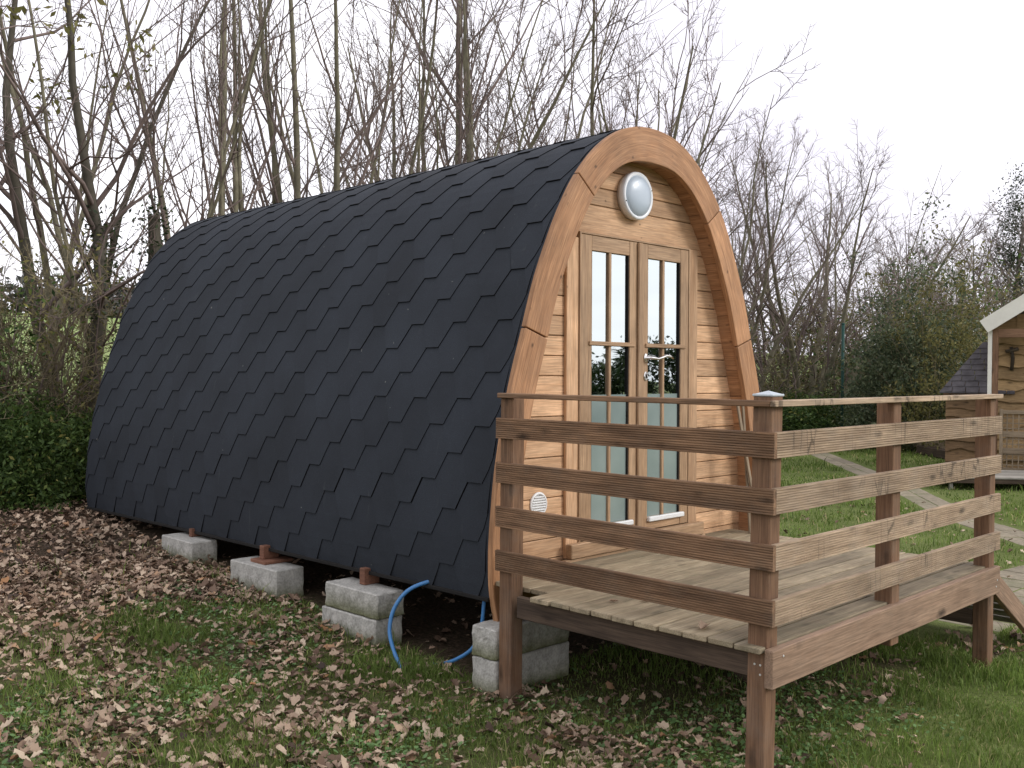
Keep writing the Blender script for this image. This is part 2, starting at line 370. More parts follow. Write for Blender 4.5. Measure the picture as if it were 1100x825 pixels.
def thing(name, label, cat, loc, group=None):
    o = bpy.data.objects.new(name, None); COL.objects.link(o); o.empty_display_size = .2
    o.location = loc; o['label'] = label; o['category'] = cat; o['_o'] = tuple(loc)
    if group: o['group'] = group
    return o
def tag(o, label, cat, group=None, kind=None):
    if label: o['label'] = label
    if cat: o['category'] = cat
    if group: o['group'] = group
    if kind: o['kind'] = kind
    return o
def recentre(o, loc):
    """move a top-level mesh's origin to its base"""
    loc = Vector(loc); o.data.transform(Matrix.Translation(-loc)); o.location = loc
    return o
def np_mesh(name, V, faces, mat, rnd=None, parent=None, smooth=False):
    """V (n,3) array, faces (m,k) array"""
    me = bpy.data.meshes.new(name); V = np.asarray(V, dtype=np.float32)
    if not isinstance(faces, list): faces = [faces]
    faces = [f for f in faces if len(f)]
    idx = np.concatenate([f.ravel() for f in faces]).astype(np.int32)
    tot = np.concatenate([np.full(len(f), f.shape[1]) for f in faces]).astype(np.int32)
    st = np.concatenate([[0], np.cumsum(tot)[:-1]]).astype(np.int32)
    me.vertices.add(len(V)); me.vertices.foreach_set('co', V.ravel())
    me.loops.add(len(idx)); me.loops.foreach_set('vertex_index', idx)
    me.polygons.add(len(tot)); me.polygons.foreach_set('loop_start', st); me.polygons.foreach_set('loop_total', tot)
    if rnd is not None:
        a = me.attributes.new('rnd', 'FLOAT', 'POINT'); a.data.foreach_set('value', np.asarray(rnd, dtype=np.float32))
    me.materials.append(mat)
    if smooth: me.polygons.foreach_set('use_smooth', np.ones(len(tot), dtype=bool))
    me.update(calc_edges=True); me.validate()
    o = bpy.data.objects.new(name, me); COL.objects.link(o)
    if parent is not None: o.parent = parent
    return o

# ------------------------------------------------------------------ terrain
def sstep(x, a, b):
    t = np.clip((np.asarray(x, dtype=float) - a) / (b - a), 0, 1); return t * t * (3 - 2 * t)
def snoise(x, y, sc, seed):
    rg = np.random.default_rng(seed); o = 0
    for i in range(7):
        a = rg.uniform(0, 6.28); k = sc * rg.uniform(.6, 1.9); o = o + np.sin((x * math.cos(a) + y * math.sin(a)) * k + rg.uniform(0, 6.28))
    return o / 3.2
HY = lambda x: 9.8 + .15 * x       # hedge line
def gz(x, y):
    x = np.asarray(x, dtype=float); y = np.asarray(y, dtype=float)
    yp = np.interp(y, [-8, -1, 1.9, 2.86, 4.08, 5.34, 7.8, 9.8, 13], [-.2, -.13, -.10, -.035, .10, .185, .32, .40, .45])
    w = sstep(x, .8, 4.0)
    z = yp * (1 - w) - .17 * w
    z = z + .012 * snoise(x, y, 2.2, 3) * (1 - sstep(x, 2, 4)) * sstep(-x, -.8, .4)
    s = y - HY(x)
    z = z + .075 * np.clip(s - 4, 0, 150) - .05 * np.clip(s - 154, 0, 900)
    return z
def g1(x, y): return float(gz(x, y))

def axis_coords(lo, hi, c0, c1, fine, growth):
    a = list(np.arange(c0, c1, fine)); st = fine; p = c1
    while p < hi: a.append(p); st *= growth; p += st
    a.append(hi); st = fine; p = c0 - fine; b = []
    while p > lo: b.append(p); st *= growth; p -= st
    b.append(lo); return np.array(b[::-1] + a)
xs = axis_coords(-700, 900, -7, 8, .16, 1.12); ys = axis_coords(-600, 900, -5, 14, .16, 1.12)
X, Y = np.meshgrid(xs, ys); Z = gz(X, Y)
nx, ny = len(xs), len(ys)
i = np.arange(ny - 1)[:, None] * nx + np.arange(nx - 1)[None, :]
Fq = np.stack([i, i + 1, i + nx + 1, i + nx], -1).reshape(-1, 4)
gd = np_mesh('ground', np.stack([X, Y, Z], -1).reshape(-1, 3), Fq, M['ground'], smooth=True); gd['kind'] = 'structure'
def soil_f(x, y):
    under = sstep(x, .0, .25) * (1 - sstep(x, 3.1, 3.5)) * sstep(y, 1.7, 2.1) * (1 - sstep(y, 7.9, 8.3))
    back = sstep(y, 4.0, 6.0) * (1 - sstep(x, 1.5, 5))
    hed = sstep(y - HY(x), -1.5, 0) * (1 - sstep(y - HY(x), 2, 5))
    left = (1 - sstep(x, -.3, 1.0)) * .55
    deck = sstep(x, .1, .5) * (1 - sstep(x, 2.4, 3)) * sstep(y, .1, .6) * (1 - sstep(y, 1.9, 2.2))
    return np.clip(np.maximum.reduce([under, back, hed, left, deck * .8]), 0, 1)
me = gd.data
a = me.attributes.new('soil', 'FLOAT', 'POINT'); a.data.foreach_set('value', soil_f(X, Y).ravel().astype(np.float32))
a = me.attributes.new('field', 'FLOAT', 'POINT'); a.data.foreach_set('value', sstep(Y - HY(X), 3, 7).ravel().astype(np.float32))

# ------------------------------------------------------------------ camping pod
PX, PY = 1.70, 1.93
prof = [(1.535, .26), (1.578, .45), (1.590, .62), (1.582, .85), (1.535, 1.24), (1.435, 1.69), (1.31, 2.08), (1.215, 2.37), (1.115, 2.60), (1.00, 2.83), (.865, 3.05), (.72, 3.22), (.56, 3.36), (.38, 3.465), (.20, 3.522), (0, 3.54)]
full = [(-h, z) for h, z in prof] + [(h, z) for h, z in prof[-2::-1]]
def catmull(P, n=12):
    P = [np.array(p) for p in P]; P = [2 * P[0] - P[1]] + P + [2 * P[-1] - P[-2]]; o = []
    for i in range(1, len(P) - 2):
        for k in range(n):
            t = k / n; o.append(.5 * ((2 * P[i]) + (-P[i-1] + P[i+1]) * t + (2*P[i-1] - 5*P[i] + 4*P[i+1] - P[i+2]) * t*t + (-P[i-1] + 3*P[i] - 3*P[i+1] + P[i+2]) * t**3))
    o.append(P[-2]); return np.array(o)
CV = catmull(full); SL = np.concatenate([[0], np.cumsum(np.linalg.norm(np.diff(CV, axis=0), axis=1))])
STOT = SL[-1]
def arc(s):
    """(x offset, z, outward normal x, normal z) at arc length s from the left foot"""
    s = min(max(s, 0), STOT); x = float(np.interp(s, SL, CV[:, 0])); z = float(np.interp(s, SL, CV[:, 1]))
    x1, z1 = np.interp(min(s + .03, STOT), SL, CV[:, 0]), np.interp(min(s + .03, STOT), SL, CV[:, 1])
    x0, z0 = np.interp(max(s - .03, 0), SL, CV[:, 0]), np.interp(max(s - .03, 0), SL, CV[:, 1])
    d = math.hypot(x1 - x0, z1 - z0); return x, z, float(-(z1 - z0) / d), float((x1 - x0) / d)
def s_at_z(z):
    h = len(SL) // 2; return float(np.interp(z, CV[:h + 1, 1], SL[:h + 1]))
def half_w(z):
    h = len(SL) // 2; return -float(np.interp(z, CV[:h + 1, 1], CV[:h + 1, 0]))
pod = thing('camping_pod', 'arched timber camping pod with black hexagonal shingles and glazed double doors on concrete blocks', 'camping pod', (PX, PY, 0))
pod.rotation_euler = (-.0055, 0, 0)
YF, YB = 1.962, 7.86; YT = 1.992
S0 = s_at_z(.44)
def shp(s, y, off):
    x, z, nx_, nz_ = arc(s); return (PX + x + nx_ * off, y, z + nz_ * off)
# shell under the shingles
mb = MB(); n = 60
for (off, ya, yb, flip) in ((-.008, YF + .004, YB - .006, False), (-.07, 2.12, YB - .01, True)):
    ss = [S0 + (STOT - 2 * S0) * i / n for i in range(n + 1)]
    vs = [shp(s, ya, off) for s in ss] + [shp(s, yb, off) for s in ss]
    fs = [(i, i + n + 1, i + n + 2, i + 1) for i in range(n)]
    mb.add(vs, [f[::-1] for f in fs] if flip else fs, rnd=.5)
lining = mb.build('shell_lining', M['black'], pod, True)
# hexagonal shingles
mb = MB(); AF, BF, RISE, PITCH = .13, .085, .175, .43
half = STOT / 2
for side in (0, 1):
    k = -2; s_k = S0 - .015 - 2 * RISE
    while s_k < half - .05:
        yc0 = 2.13 + (PITCH / 2 if k % 2 else 0) + random.uniform(-.006, .006)
        for j in range(-1, 15):
            if s_k + RISE < S0: continue
            yc = yc0 + PITCH * j + random.uniform(-.003, .003); sk = s_k + random.uniform(-.002, .002)
            if yc + .16 < YF or yc - .16 > YB: continue
            rows = []
            for q in range(5):
                t = q / 4 * 2 * RISE; hw = AF / 2 + BF * (1 - abs(t - RISE) / RISE); hw += .0015
                off = .0125 - .0115 * (t / (2 * RISE))
                rows.append((t, hw, off))
            vs = []
            for (t, hw, off) in rows:
                s = min(max(sk + t, S0), half); s = s if side == 0 else STOT - s
                for sg in (-1, 1):
                    y = min(max(yc + sg * hw, YT), YB); vs.append(shp(s, y, off))
            for (t, hw, off) in rows[:3]:
                s = min(max(sk + t, S0), half); s = s if side == 0 else STOT - s
                for sg in (-1, 1):
                    y = min(max(yc + sg * hw, YT), YB); vs.append(shp(s, y, -.004))
            fs = [(2 * i, 2 * i + 1, 2 * i + 3, 2 * i + 2) for i in range(4)]
            fs += [(10, 11, 1, 0), (11, 13, 3, 1), (13, 15, 5, 3), (12, 10, 0, 2), (14, 12, 2, 4)]
            if side == 0: fs = [f[::-1] for f in fs]
            if abs(vs[0][1] - vs[1][1]) < .01 and abs(vs[4][1] - vs[5][1]) < .01: continue
            mb.add(vs, fs[:4]); mb.add(vs, fs[4:], mi=1)
        k += 1; s_k += RISE
# ridge course
for j in range(26):
    y0 = YF + j * .23; y1 = min(y0 + .25, YB)
    if y0 >= YB - .02: break
    vs = []; mN = 6
    for (y, of) in ((y0, .014), (y1, .010)):
        for i in range(mN + 1): vs.append(shp(half - .17 + .34 * i / mN, y, of))
    for i in range(mN + 1): vs.append(shp(half - .17 + .34 * i / mN, y0, .005))
    q = mN + 1; fs = [(i, i + q, i + q + 1, i + 1) for i in range(mN)] + [(i, i + 1, i + 1 + 2 * q, i + 2 * q) for i in range(mN)]
    mb.add(vs, fs)
for (sa_, sb_) in ((S0 - .004, S0 + .3), (STOT - S0 - .3, STOT - S0 + .004)):
    vs = [shp(sa_ + (sb_ - sa_) * i / 6, y, .0012) for i in range(7) for y in (YF, YB)]
    mb.add(vs, [(2 * i, 2 * i + 1, 2 * i + 3, 2 * i + 2)[::-1] for i in range(6)], rnd=.4)
vs = [shp(S0 + (STOT - 2 * S0) * i / 80, y, .0025) for i in range(81) for y in (YF, 2.03)]
mb.add(vs, [(2 * i, 2 * i + 1, 2 * i + 3, 2 * i + 2)[::-1] for i in range(80)], rnd=.3)
roof = mb.build('shingle_roof', [M['shingle'], M['tabshade']], pod)
# thin drip strip along each lower edge and along the front edge
mb = MB()
for s in (S0, STOT - S0):
    mb = MB(); x, z, a, c = arc(s); mb.box((PX + x - .02, YF + .01, z - .025), (PX + x + .02, YB - .01, z + .0), 1); mb.build('eaves_strip', M['black'], pod)
# arch boards: five pieces with open joints
def arch_piece(s0, s1, y0=1.93, y1=1.975, w0=.205):
    mb = MB(); n = max(6, int((s1 - s0) / .06)); vs = []; gs = []; off = random.uniform(0, 50)
    for i in range(n + 1):
        s = s0 + (s1 - s0) * i / n; w = w0 + .035 * math.exp(-((s - half) / .45) ** 2)
        for (o_, y) in ((.006, y0), (-w, y0), (-w, y1), (.006, y1)):
            e = .005
            vs.append(shp(s, y, o_)); gs.append((s + off, o_ + off, y))
    c_ = 4; fs = []
    for i in range(n):
        for k in range(4): fs.append((i * 4 + k, i * 4 + (k + 1) % 4, i * 4 + 4 + (k + 1) % 4, i * 4 + 4 + k))
    fs += [(3, 2, 1, 0), tuple(n * 4 + k for k in range(4))]
    fs = [f[::-1] for f in fs]
    mb.add(vs, fs, gs); o = mb.build('arch_board', M['arch'], pod)
    bv = o.modifiers.new('edge', 'BEVEL'); bv.width = .006; bv.segments = 2; bv.limit_method = 'ANGLE'; bv.angle_limit = R(50)
    return o
j1 = s_at_z(2.085); j2 = s_at_z(3.11); js = [s_at_z(.28), j1, j2, STOT - j2 + .05, STOT - j1, STOT - s_at_z(.28)]
for i in range(5): arch_piece(js[i] + (.004 if i else 0), js[i + 1] - (.004 if i < 4 else 0))
# soffit between the arch boards and the gable wall, in short staves
mb = MB(); n = 34; sa, sb = s_at_z(.30), STOT - s_at_z(.30)
for i in range(n):
    s0, s1 = sa + (sb - sa) * i / n, sa + (sb - sa) * (i + 1) / n - .004
    w = lambda s: .185 + .035 * math.exp(-((s - half) / .45) ** 2)
    vs = [shp(s, y, -o_) for (s, y, o_) in ((s0, 1.97, w(s0)), (s1, 1.97, w(s1)), (s1, 2.10, w(s1)), (s0, 2.10, w(s0)), (s0, 1.97, w(s0) - .03), (s1, 1.97, w(s1) - .03), (s1, 2.10, w(s1) - .03), (s0, 2.10, w(s0) - .03))]
    o_ = random.uniform(0, 40); gs = [(v[1] + o_, v[0] + o_, v[2]) for v in vs]
    mb.add(vs, [(0, 1, 2, 3), (7, 6, 5, 4), (0, 4, 5, 1), (1, 5, 6, 2), (2, 6, 7, 3), (3, 7, 4, 0)], gs)
mb.build('soffit', M['arch'], pod)
# gable cladding
mb = MB(); yw = 2.09
edges = [.34 + .134 * 0]
zl = [.444 + .134 * k for k in range(0, 18)]   # joints below the door head
def gable_run(z0, z1, x0, x1):
    mb.box((x0, yw, z0 + .0022), (x1, yw + .022, z1 - .0022), 0, c=.005)
zs = [z for z in zl if z < 2.74]
for a_, b_ in zip(zs[:-1], zs[1:]):
    h = min(half_w(a_), half_w(b_)) - .07
    gable_run(a_, b_, PX - h, .98); gable_run(a_, b_, 2.40, PX + h)
h = half_w(2.77) - .07; gable_run(zs[-1], 2.77, PX - h, .98); gable_run(zs[-1], 2.77, 2.40, PX + h)
for a_, b_ in ((2.765, 2.965), (2.965, 3.09), (3.09, 3.22), (3.22, 3.36)):
    h = max(half_w(b_) - .06, .1); gable_run(a_, b_, PX - h, PX + h)
mb.build('gable_cladding', M['clad'], pod)
mb = MB(); zb_ = [.44, .7, 1.0, 1.3, 1.6, 1.9, 2.2, 2.5, 2.775]
for sg in (-1, 1):
    P_ = [(PX + sg * .73, z) for z in zb_] + [(PX + sg * (half_w(z) - .06), z) for z in zb_[::-1]]
    mb.add([(x, yw + .03, z) for x, z in P_], [tuple(range(len(P_)))])
zb_ = [2.77, 2.9, 3.0, 3.1, 3.2, 3.3, 3.4]; P_ = [(PX - (half_w(z) - .06), z) for z in zb_] + [(PX + (half_w(z) - .06), z) for z in zb_[::-1]]
mb.add([(x, yw + .03, z) for x, z in P_], [tuple(range(len(P_)))])
mb.build('gable_backing', M['black'], pod)
# trim beside the doors
mb = MB()
mb.box((.915, 2.062, .56), (1.036, 2.0885, 2.72), 2); mb.build('door_surround', M['clad'], pod); mb = MB(); mb.box((2.328, 2.062, .56), (2.446, 2.0885, 2.762), 2)
mb.build('door_surround', M['clad'], pod)
mb = MB(); mb.box((.905, 2.0, .565), (2.46, 2.055, .662), 0, c=.006); mb.box((.86, 2.012, .44), (2.50, 2.05, .562), 0); mb.build('threshold_board', M['door'], pod)
mb = MB(); mb.box((1.036, 2.05, .66), (1.05, 2.13, 2.762), 2, c=.002); mb.box((2.314, 2.05, .66), (2.328, 2.13, 2.762), 2, c=.002); mb.box((1.05, 2.05, 2.75), (2.314, 2.13, 2.7625), 0, c=.002)
mb.build('door_frame', M['door'], pod)
def leaf(x0, x1, g0, g1_, mx, right):
    mb = MB(); ya, yb = 2.056, 2.10
    mb.box((x0, ya, .664), (g0, yb, 2.748), 2, c=.003); mb.box((g1_, ya, .664), (x1, yb, 2.748), 2, c=.003)
    mb.box((g0, ya + .002, 2.645), (g1_, yb - .002, 2.748), 0, c=.003); mb.box((g0, ya + .002, .664), (g1_, yb - .002, .755), 0, c=.003)
    d = mb.build('door', M['door'], pod)
    d['label'] = 'right door leaf with lever handle' if right else 'left door leaf without handle'
    mb = MB(); mb.box((mx - .014, ya + .004, .755), (mx + .014, ya + .036, 2.645), 2, c=.004)
    mb.box((g0 - .035, ya - .012, 1.995), (g1_ + .055, ya + .004, 2.024), 0, c=.004)
    mb.build('glazing_bar', M['door'], d)
    mb = MB()
    for (a_, b_) in ((g0, g0 + .011), (g1_ - .011, g1_)): mb.box((a_ + .001, ya + .008, .757), (b_ - .001, ya + .03, 2.643), 2, c=.001)
    mb.build('glazing_seal', M['black'], d)
    mb = MB(); mb.add([(g0, 2.078, .755), (g1_, 2.078, .755), (g1_, 2.078, 2.645), (g0, 2.078, 2.645)], [(0, 1, 2, 3)]); mb.build('pane', M['glass'], d)
    mb = MB(); mb.add([(g0, 2.0765, .755), (g1_, 2.0765, .755), (g1_, 2.0765, 1.655), (g0, 2.0765, 1.655)], [(0, 1, 2, 3)]); mb.build('frosted_film', M['film'], d)
    mb = MB(); mb.box((g0 - .002, ya - .026, .722), (g1_ + .03, ya + .004, .758), 0, c=.006); mb.build('weather_bar', M['white'], d)
    if right:
        mb = MB(); mb.lathe((1.775, ya + .001, 1.918), (0, -1, 0), [(.034, 0), (.034, .006), (.028, .011), (.010, .011), (.010, .05)], 24, .72)
        mb.tube([(1.775, ya - .045, 1.918), (1.80, ya - .052, 1.917), (1.86, ya - .052, 1.912), (1.91, ya - .052, 1.922), (1.96, ya - .052, 1.936), (2.01, ya - .052, 1.932), (2.045, ya - .052, 1.918)], [.011, .011, .009, .010, .011, .010, .006], 12)
        mb.build('handle', M['chrome'], d, True)
        mb = MB(); mb.lathe((1.775, ya + .001, 1.785), (0, -1, 0), [(.034, 0), (.034, .006), (.028, .010)], 24, .72); k = mb.build('escutcheon', M['chrome'], d)
        mb = MB(); mb.box((1.770, ya - .0125, 1.770), (1.780, ya - .0095, 1.80), 2, c=.001); mb.build('keyhole', M['black'], d)
leaf(1.052, 1.676, 1.168, 1.585, 1.372, False); leaf(1.728, 2.312, 1.803, 2.212, 2.0, True)
mb = MB(); mb.box((1.668, 2.036, .67), (1.722, 2.0555, 2.745), 2, c=.006); mb.build('meeting_cover_strip', M['door'], pod)
# lamp and vent on the gable
mb = MB(); mb.lathe((1.64, 2.0895, 3.075), (0, -1, 0), [(.165, 0), (.17, .03), (.172, .055), (.168, .068), (.155, .073), (.146, .066)], 48)
lamp = mb.build('wall_lamp', M['lampring'], pod, True)
mb = MB(); mb.lathe((1.64, 2.0895, 3.075), (0, -1, 0), [(.146, .064), (.144, .070), (.13, .082), (.105, .093), (.07, .101), (.035, .105), (.01, .106)], 48); mb.build('diffuser', M['lens'], lamp, True)
mb = MB()
for an in (200, 20): mb = MB(); mb.lathe((1.64 + .158 * math.cos(R(an)), 2.0895 - .070, 3.075 + .158 * math.sin(R(an))), (0, -1, 0), [(.005, 0), (.004, .004)], 8); mb.build('lamp_screw', M['black'], lamp)
mb = MB(); mb.lathe((.672, 2.0895, .945), (0, -1, 0), [(.082, 0), (.082, .006), (.074, .012), (.066, .010), (.066, .004)], 32)
vent = mb.build('vent_cover', M['white'], pod, True)
mb = MB()
for k in range(7):
    z = .895 + k * .0165; w = math.sqrt(max(.064 ** 2 - (z - .945) ** 2, .0001)); mb.beam((.672 - w, 2.081, z), (.672 + w, 2.081, z), .012, .007, up=(0, -.5, .8), c=.001)
mb.build('slats', M['white'], vent)
# back wall, floor and bearers
mb = MB(); n = 40; ss = [S0 + (STOT - 2 * S0) * i / n for i in range(n + 1)]
vs = [shp(s, 7.80, -.02) for s in ss]; mb.add(vs, [tuple(range(n + 1))[::-1]], [(v[0], v[2], v[1]) for v in vs]); mb.build('back_wall', M['clad'], pod)
mb = MB()
for k in range(16): mb.box((.16, 2.12 + k * .355, .48), (3.24, 2.12 + k * .355 + .35, .52), 0)
mb.build('floor', M['floorwood'], pod)
mb = MB()
for x in (.16, 1.65, 3.14): mb.box((x, 2.1, .395 if x > .2 else .42), (x + .09, 7.75, .475), 1)
mb.build('floor_bearer', M['under'], pod)
mb = MB(); mb.box((.32, 2.005, .32), (3.10, 2.085, .438), 0); mb.build('front_sill_beam', M['arch'], pod)

# ------------------------------------------------------------------ deck with railing
deck = thing('deck', 'raised timber deck with four-board railing in front of the pod', 'deck', (1.48, 1.0, -.12))
mb = MB(); y = .05; ZT = .545
while y < 1.99:
    w = .136; j = random.uniform(-.008, .006)
    cuts = [((-.022 if y < 1.5 else .134 if y < 1.7 else .13) + j * (y < 1.5), 2.95 + random.uniform(-.008, .01))]
    for (a_, b_) in cuts:
        # grooved-top decking board: slight crown by three strips
        mb.box((a_, y, ZT - .028), (b_, y + w, ZT + random.uniform(-.0015, .0015)), 0, c=.004)
    y += w + .010
mb.build('deck_boards', M['deck'], deck)
mb = MB(); mb.box((.004, -.002, .358), (2.957, .043, .538), 0, c=.005); mb.build('front_beam', M['beam'], deck)
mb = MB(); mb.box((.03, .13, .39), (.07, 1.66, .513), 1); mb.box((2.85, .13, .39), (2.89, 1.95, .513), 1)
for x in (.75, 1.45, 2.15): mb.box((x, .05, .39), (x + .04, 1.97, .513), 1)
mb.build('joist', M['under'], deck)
def post(x0, y0, z0, z1, lean=(0, 0), w=.1):
    mb = MB()
    mt = Matrix.Identity(4); mb.box((x0, y0, 0), (x0 + w, y0 + w, 1), 2, c=.005)
    H = z1 - z0; vs = []
    for v in mb.v:
        t = v[2]; vs.append((v[0] + lean[0] * (1 - t), v[1] + lean[1] * (1 - t), z0 + H * (t if t in (0, 1) else (.003 if t < .5 else .997))))
    vs = [(v[0], v[1], z0 + (0 if q[2] < .001 else .005 if q[2] < .5 else H if q[2] > .999 else H - .005)) for v, q in zip(vs, mb.v)]
    mb.g = [(v[2] + x0 * 7, v[0], v[1]) for v in vs]; mb.v = vs
    return mb.build('post', M['post'], deck)
post(.028, .028, -.4, 1.705, (0, .03)); post(.022, 1.695, -.3, 1.655)
post(1.335, .028, .30, 1.655); post(2.828, .028, -.35, 1.655)
mb = MB()
x0, y0 = .024, .024
mb.box((x0, y0, 1.703), (x0 + .108, y0 + .108, 1.715), 0, c=.003)
mb.add([(x0 + .006, y0 + .006, 1.714), (x0 + .102, y0 + .006, 1.714), (x0 + .102, y0 + .102, 1.714), (x0 + .006, y0 + .102, 1.714), (x0 + .054, y0 + .054, 1.730)], [(0, 1, 4), (1, 2, 4), (2, 3, 4), (3, 0, 4)])
mb.build('post_cap', M['cap'], deck)
def grooved(mb, p0, p1, nrm, z0, z1, th, n=10):
    """board with a ridged outer face running from p0 to p1; nrm points outwards"""
    p0 = Vector((*p0, 0)); p1 = Vector((*p1, 0)); nn = Vector((*nrm, 0)); l = (p1 - p0).length; H = z1 - z0
    sec = []
    for i in range(n):
        a0 = i / n; a1 = (i + 1) / n
        sec += [(a0 + .02 / n * 8, 0), (a0 + .45 / n, -.0), (a1 - .26 / n, 0), (a1 - .08 / n, .005)]
    sec = [(.0, .004)] + [(a, d) for a, d in sec] + [(1.0, .004), (1.0, th), (0, th)]
    k = len(sec); vs = []; gs = []; o = random.uniform(0, 40); m_ = 8
    bow = random.uniform(-.0015, .0015); tilt = random.uniform(-.003, .003)
    for j in range(m_ + 1):
        t = j / m_; p = p0.lerp(p1, t)
        for (a, d) in sec:
            q = p - nn * d; zz = z0 + a * H + bow * math.sin(t * 3.1) * 2 + tilt * (t - .5)
            vs.append((q.x, q.y, zz)); gs.append((l * t + o, a * H + o, d))
    fs = [(j * k + i, j * k + (i + 1) % k, (j + 1) * k + (i + 1) % k, (j + 1) * k + i) for j in range(m_) for i in range(k)]
    fs += [tuple(range(k))[::-1], tuple(m_ * k + i for i in range(k))]
    mb.add(vs, fs, gs)
for ztop in (1.54, 1.281, 1.023, .767):
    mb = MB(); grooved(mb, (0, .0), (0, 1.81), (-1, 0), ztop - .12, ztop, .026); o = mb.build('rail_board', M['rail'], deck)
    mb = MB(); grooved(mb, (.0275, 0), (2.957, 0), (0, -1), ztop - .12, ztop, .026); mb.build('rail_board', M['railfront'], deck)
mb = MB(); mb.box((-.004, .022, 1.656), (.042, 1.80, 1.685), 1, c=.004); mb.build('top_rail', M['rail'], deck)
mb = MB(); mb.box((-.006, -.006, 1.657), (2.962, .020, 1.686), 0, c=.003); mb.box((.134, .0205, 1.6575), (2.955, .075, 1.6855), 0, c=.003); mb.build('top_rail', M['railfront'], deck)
mb = MB()
for (x, y_, z) in ((.027, .075, .455), (.027, .075, .41), (.027, .105, .455), (2.9, -.003, .45), (2.88, -.003, .41), (.1, -.003, .50)):
    mb = MB()
    if y_ > 0: mb.lathe((x, y_, z), (-1, 0, 0), [(.006, 0), (.005, .002)], 8)
    else: mb.lathe((x, y_, z), (0, -1, 0), [(.006, 0), (.005, .002)], 8)
    mb.build('screw', M['screw'], deck)
mb = MB(); mb.box((2.79, .80, -.3), (2.88, .89, .388), 2); mb.build('leg', M['post'], deck)
mb = MB(); mb.box((1.35, .95, -.3), (1.44, 1.04, .388), 2); mb.build('leg', M['under'], deck)
mb = MB(); mb.box((2.835, .13, .14), (2.875, 1.9, .24), 1); mb.build('brace', M['under'], deck)

# ramp on the right side
rp = thing('ramp', 'short sloping plank ramp descending from the right side of the deck', 'ramp', (3.4, .9, -.17))
for yy in (.06, 1.62):
    mb = MB(); mb.beam((2.97, yy, .43), (3.95, yy, -.13), .045, .14); mb.build('stringer', M['beam'], rp)
mb = MB()
for k in range(8):
    t0 = k / 8; xa = 2.99 + 1.0 * t0; za = .515 - .58 * t0
    mb.beam((xa + .06, .09, za - .035), (xa + .06, 1.59, za - .035), .112, .026, up=(.5, 0, .86))
mb.build('tread_plank', M['grey'], rp)

# ------------------------------------------------------------------ blocks, spacers, pipe, stand
def block(x0, x1, y0, y1, z0, z1, label, rot=0.0, zg=None):
    mb = MB(); cx, cyy = (x0 + x1) / 2, (y0 + y1) / 2
    mt = Matrix.Translation((cx, cyy, 0)) @ Matrix.Rotation(rot, 4, 'Z') @ Matrix.Translation((-cx, -cyy, 0))
    n = 6; c = .008
    mb.box((x0, y0, z0), (x1, y1, z1), 1, c=c, mat=mt)
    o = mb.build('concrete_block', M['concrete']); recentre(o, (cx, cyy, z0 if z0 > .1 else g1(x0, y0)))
    import bmesh
    bm = bmesh.new(); bm.from_mesh(o.data)
    bmesh.ops.subdivide_edges(bm, edges=[e for e in bm.edges if e.calc_length() > .1], cuts=7, use_grid_fill=True)
    for v in bm.verts:
        a = v.co; k = math.sin(a.x * 61 + z0 * 30) * math.sin(a.y * 47) * math.sin(a.z * 53 + 1); v.co += Vector((k, -k, k)) * .003
        if random.random() < .08 and not all(len(f.verts) == 4 and f.calc_area() > .0006 for f in v.link_faces): v.co *= .985
    bm.to_mesh(o.data); bm.free()
    tag(o, label, 'concrete block', 'concrete blocks under the pod'); return o
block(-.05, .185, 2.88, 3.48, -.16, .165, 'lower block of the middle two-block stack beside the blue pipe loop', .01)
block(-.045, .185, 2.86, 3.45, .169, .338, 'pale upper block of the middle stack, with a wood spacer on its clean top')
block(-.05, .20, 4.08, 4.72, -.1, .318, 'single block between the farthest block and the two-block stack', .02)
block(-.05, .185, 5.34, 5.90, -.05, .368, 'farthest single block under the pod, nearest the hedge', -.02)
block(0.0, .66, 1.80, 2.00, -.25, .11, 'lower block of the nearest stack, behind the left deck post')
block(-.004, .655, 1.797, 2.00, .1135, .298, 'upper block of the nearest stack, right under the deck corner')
def spacer(x0, x1, y0, y1, z0, z1, label, plate=None):
    t = thing('wooden_spacer', label, 'wood spacer', ((x0 + x1) / 2, (y0 + y1) / 2, z0), 'wood spacers between blocks and pod')
    mb = MB(); mb.box((x0, y0, z0 if not plate else z0 + .025), (x1, y1, z1), 1); mb.build('upright_piece', M['spacer'], t)
    if plate: mb = MB(); mb.box((x0 - .05, y0 - .10, z0), (x1 + .06, y1 + .05, z0 + .024), 1); mb.build('base_plate', M['spacer'], t)
spacer(.07, .20, 3.15, 3.21, .339, .452, 'reddish wood spacer on the two-block stack')
spacer(.06, .20, 4.42, 4.48, .319, .446, 'reddish wood spacer with a flat base plate on the middle single block', True)
spacer(.08, .20, 5.60, 5.65, .369, .44, 'thin reddish wood spacer on the farthest block')
spacer(.16, .30, 1.86, 1.95, .299, .30 + .1, 'wood spacer on the nearest block stack')

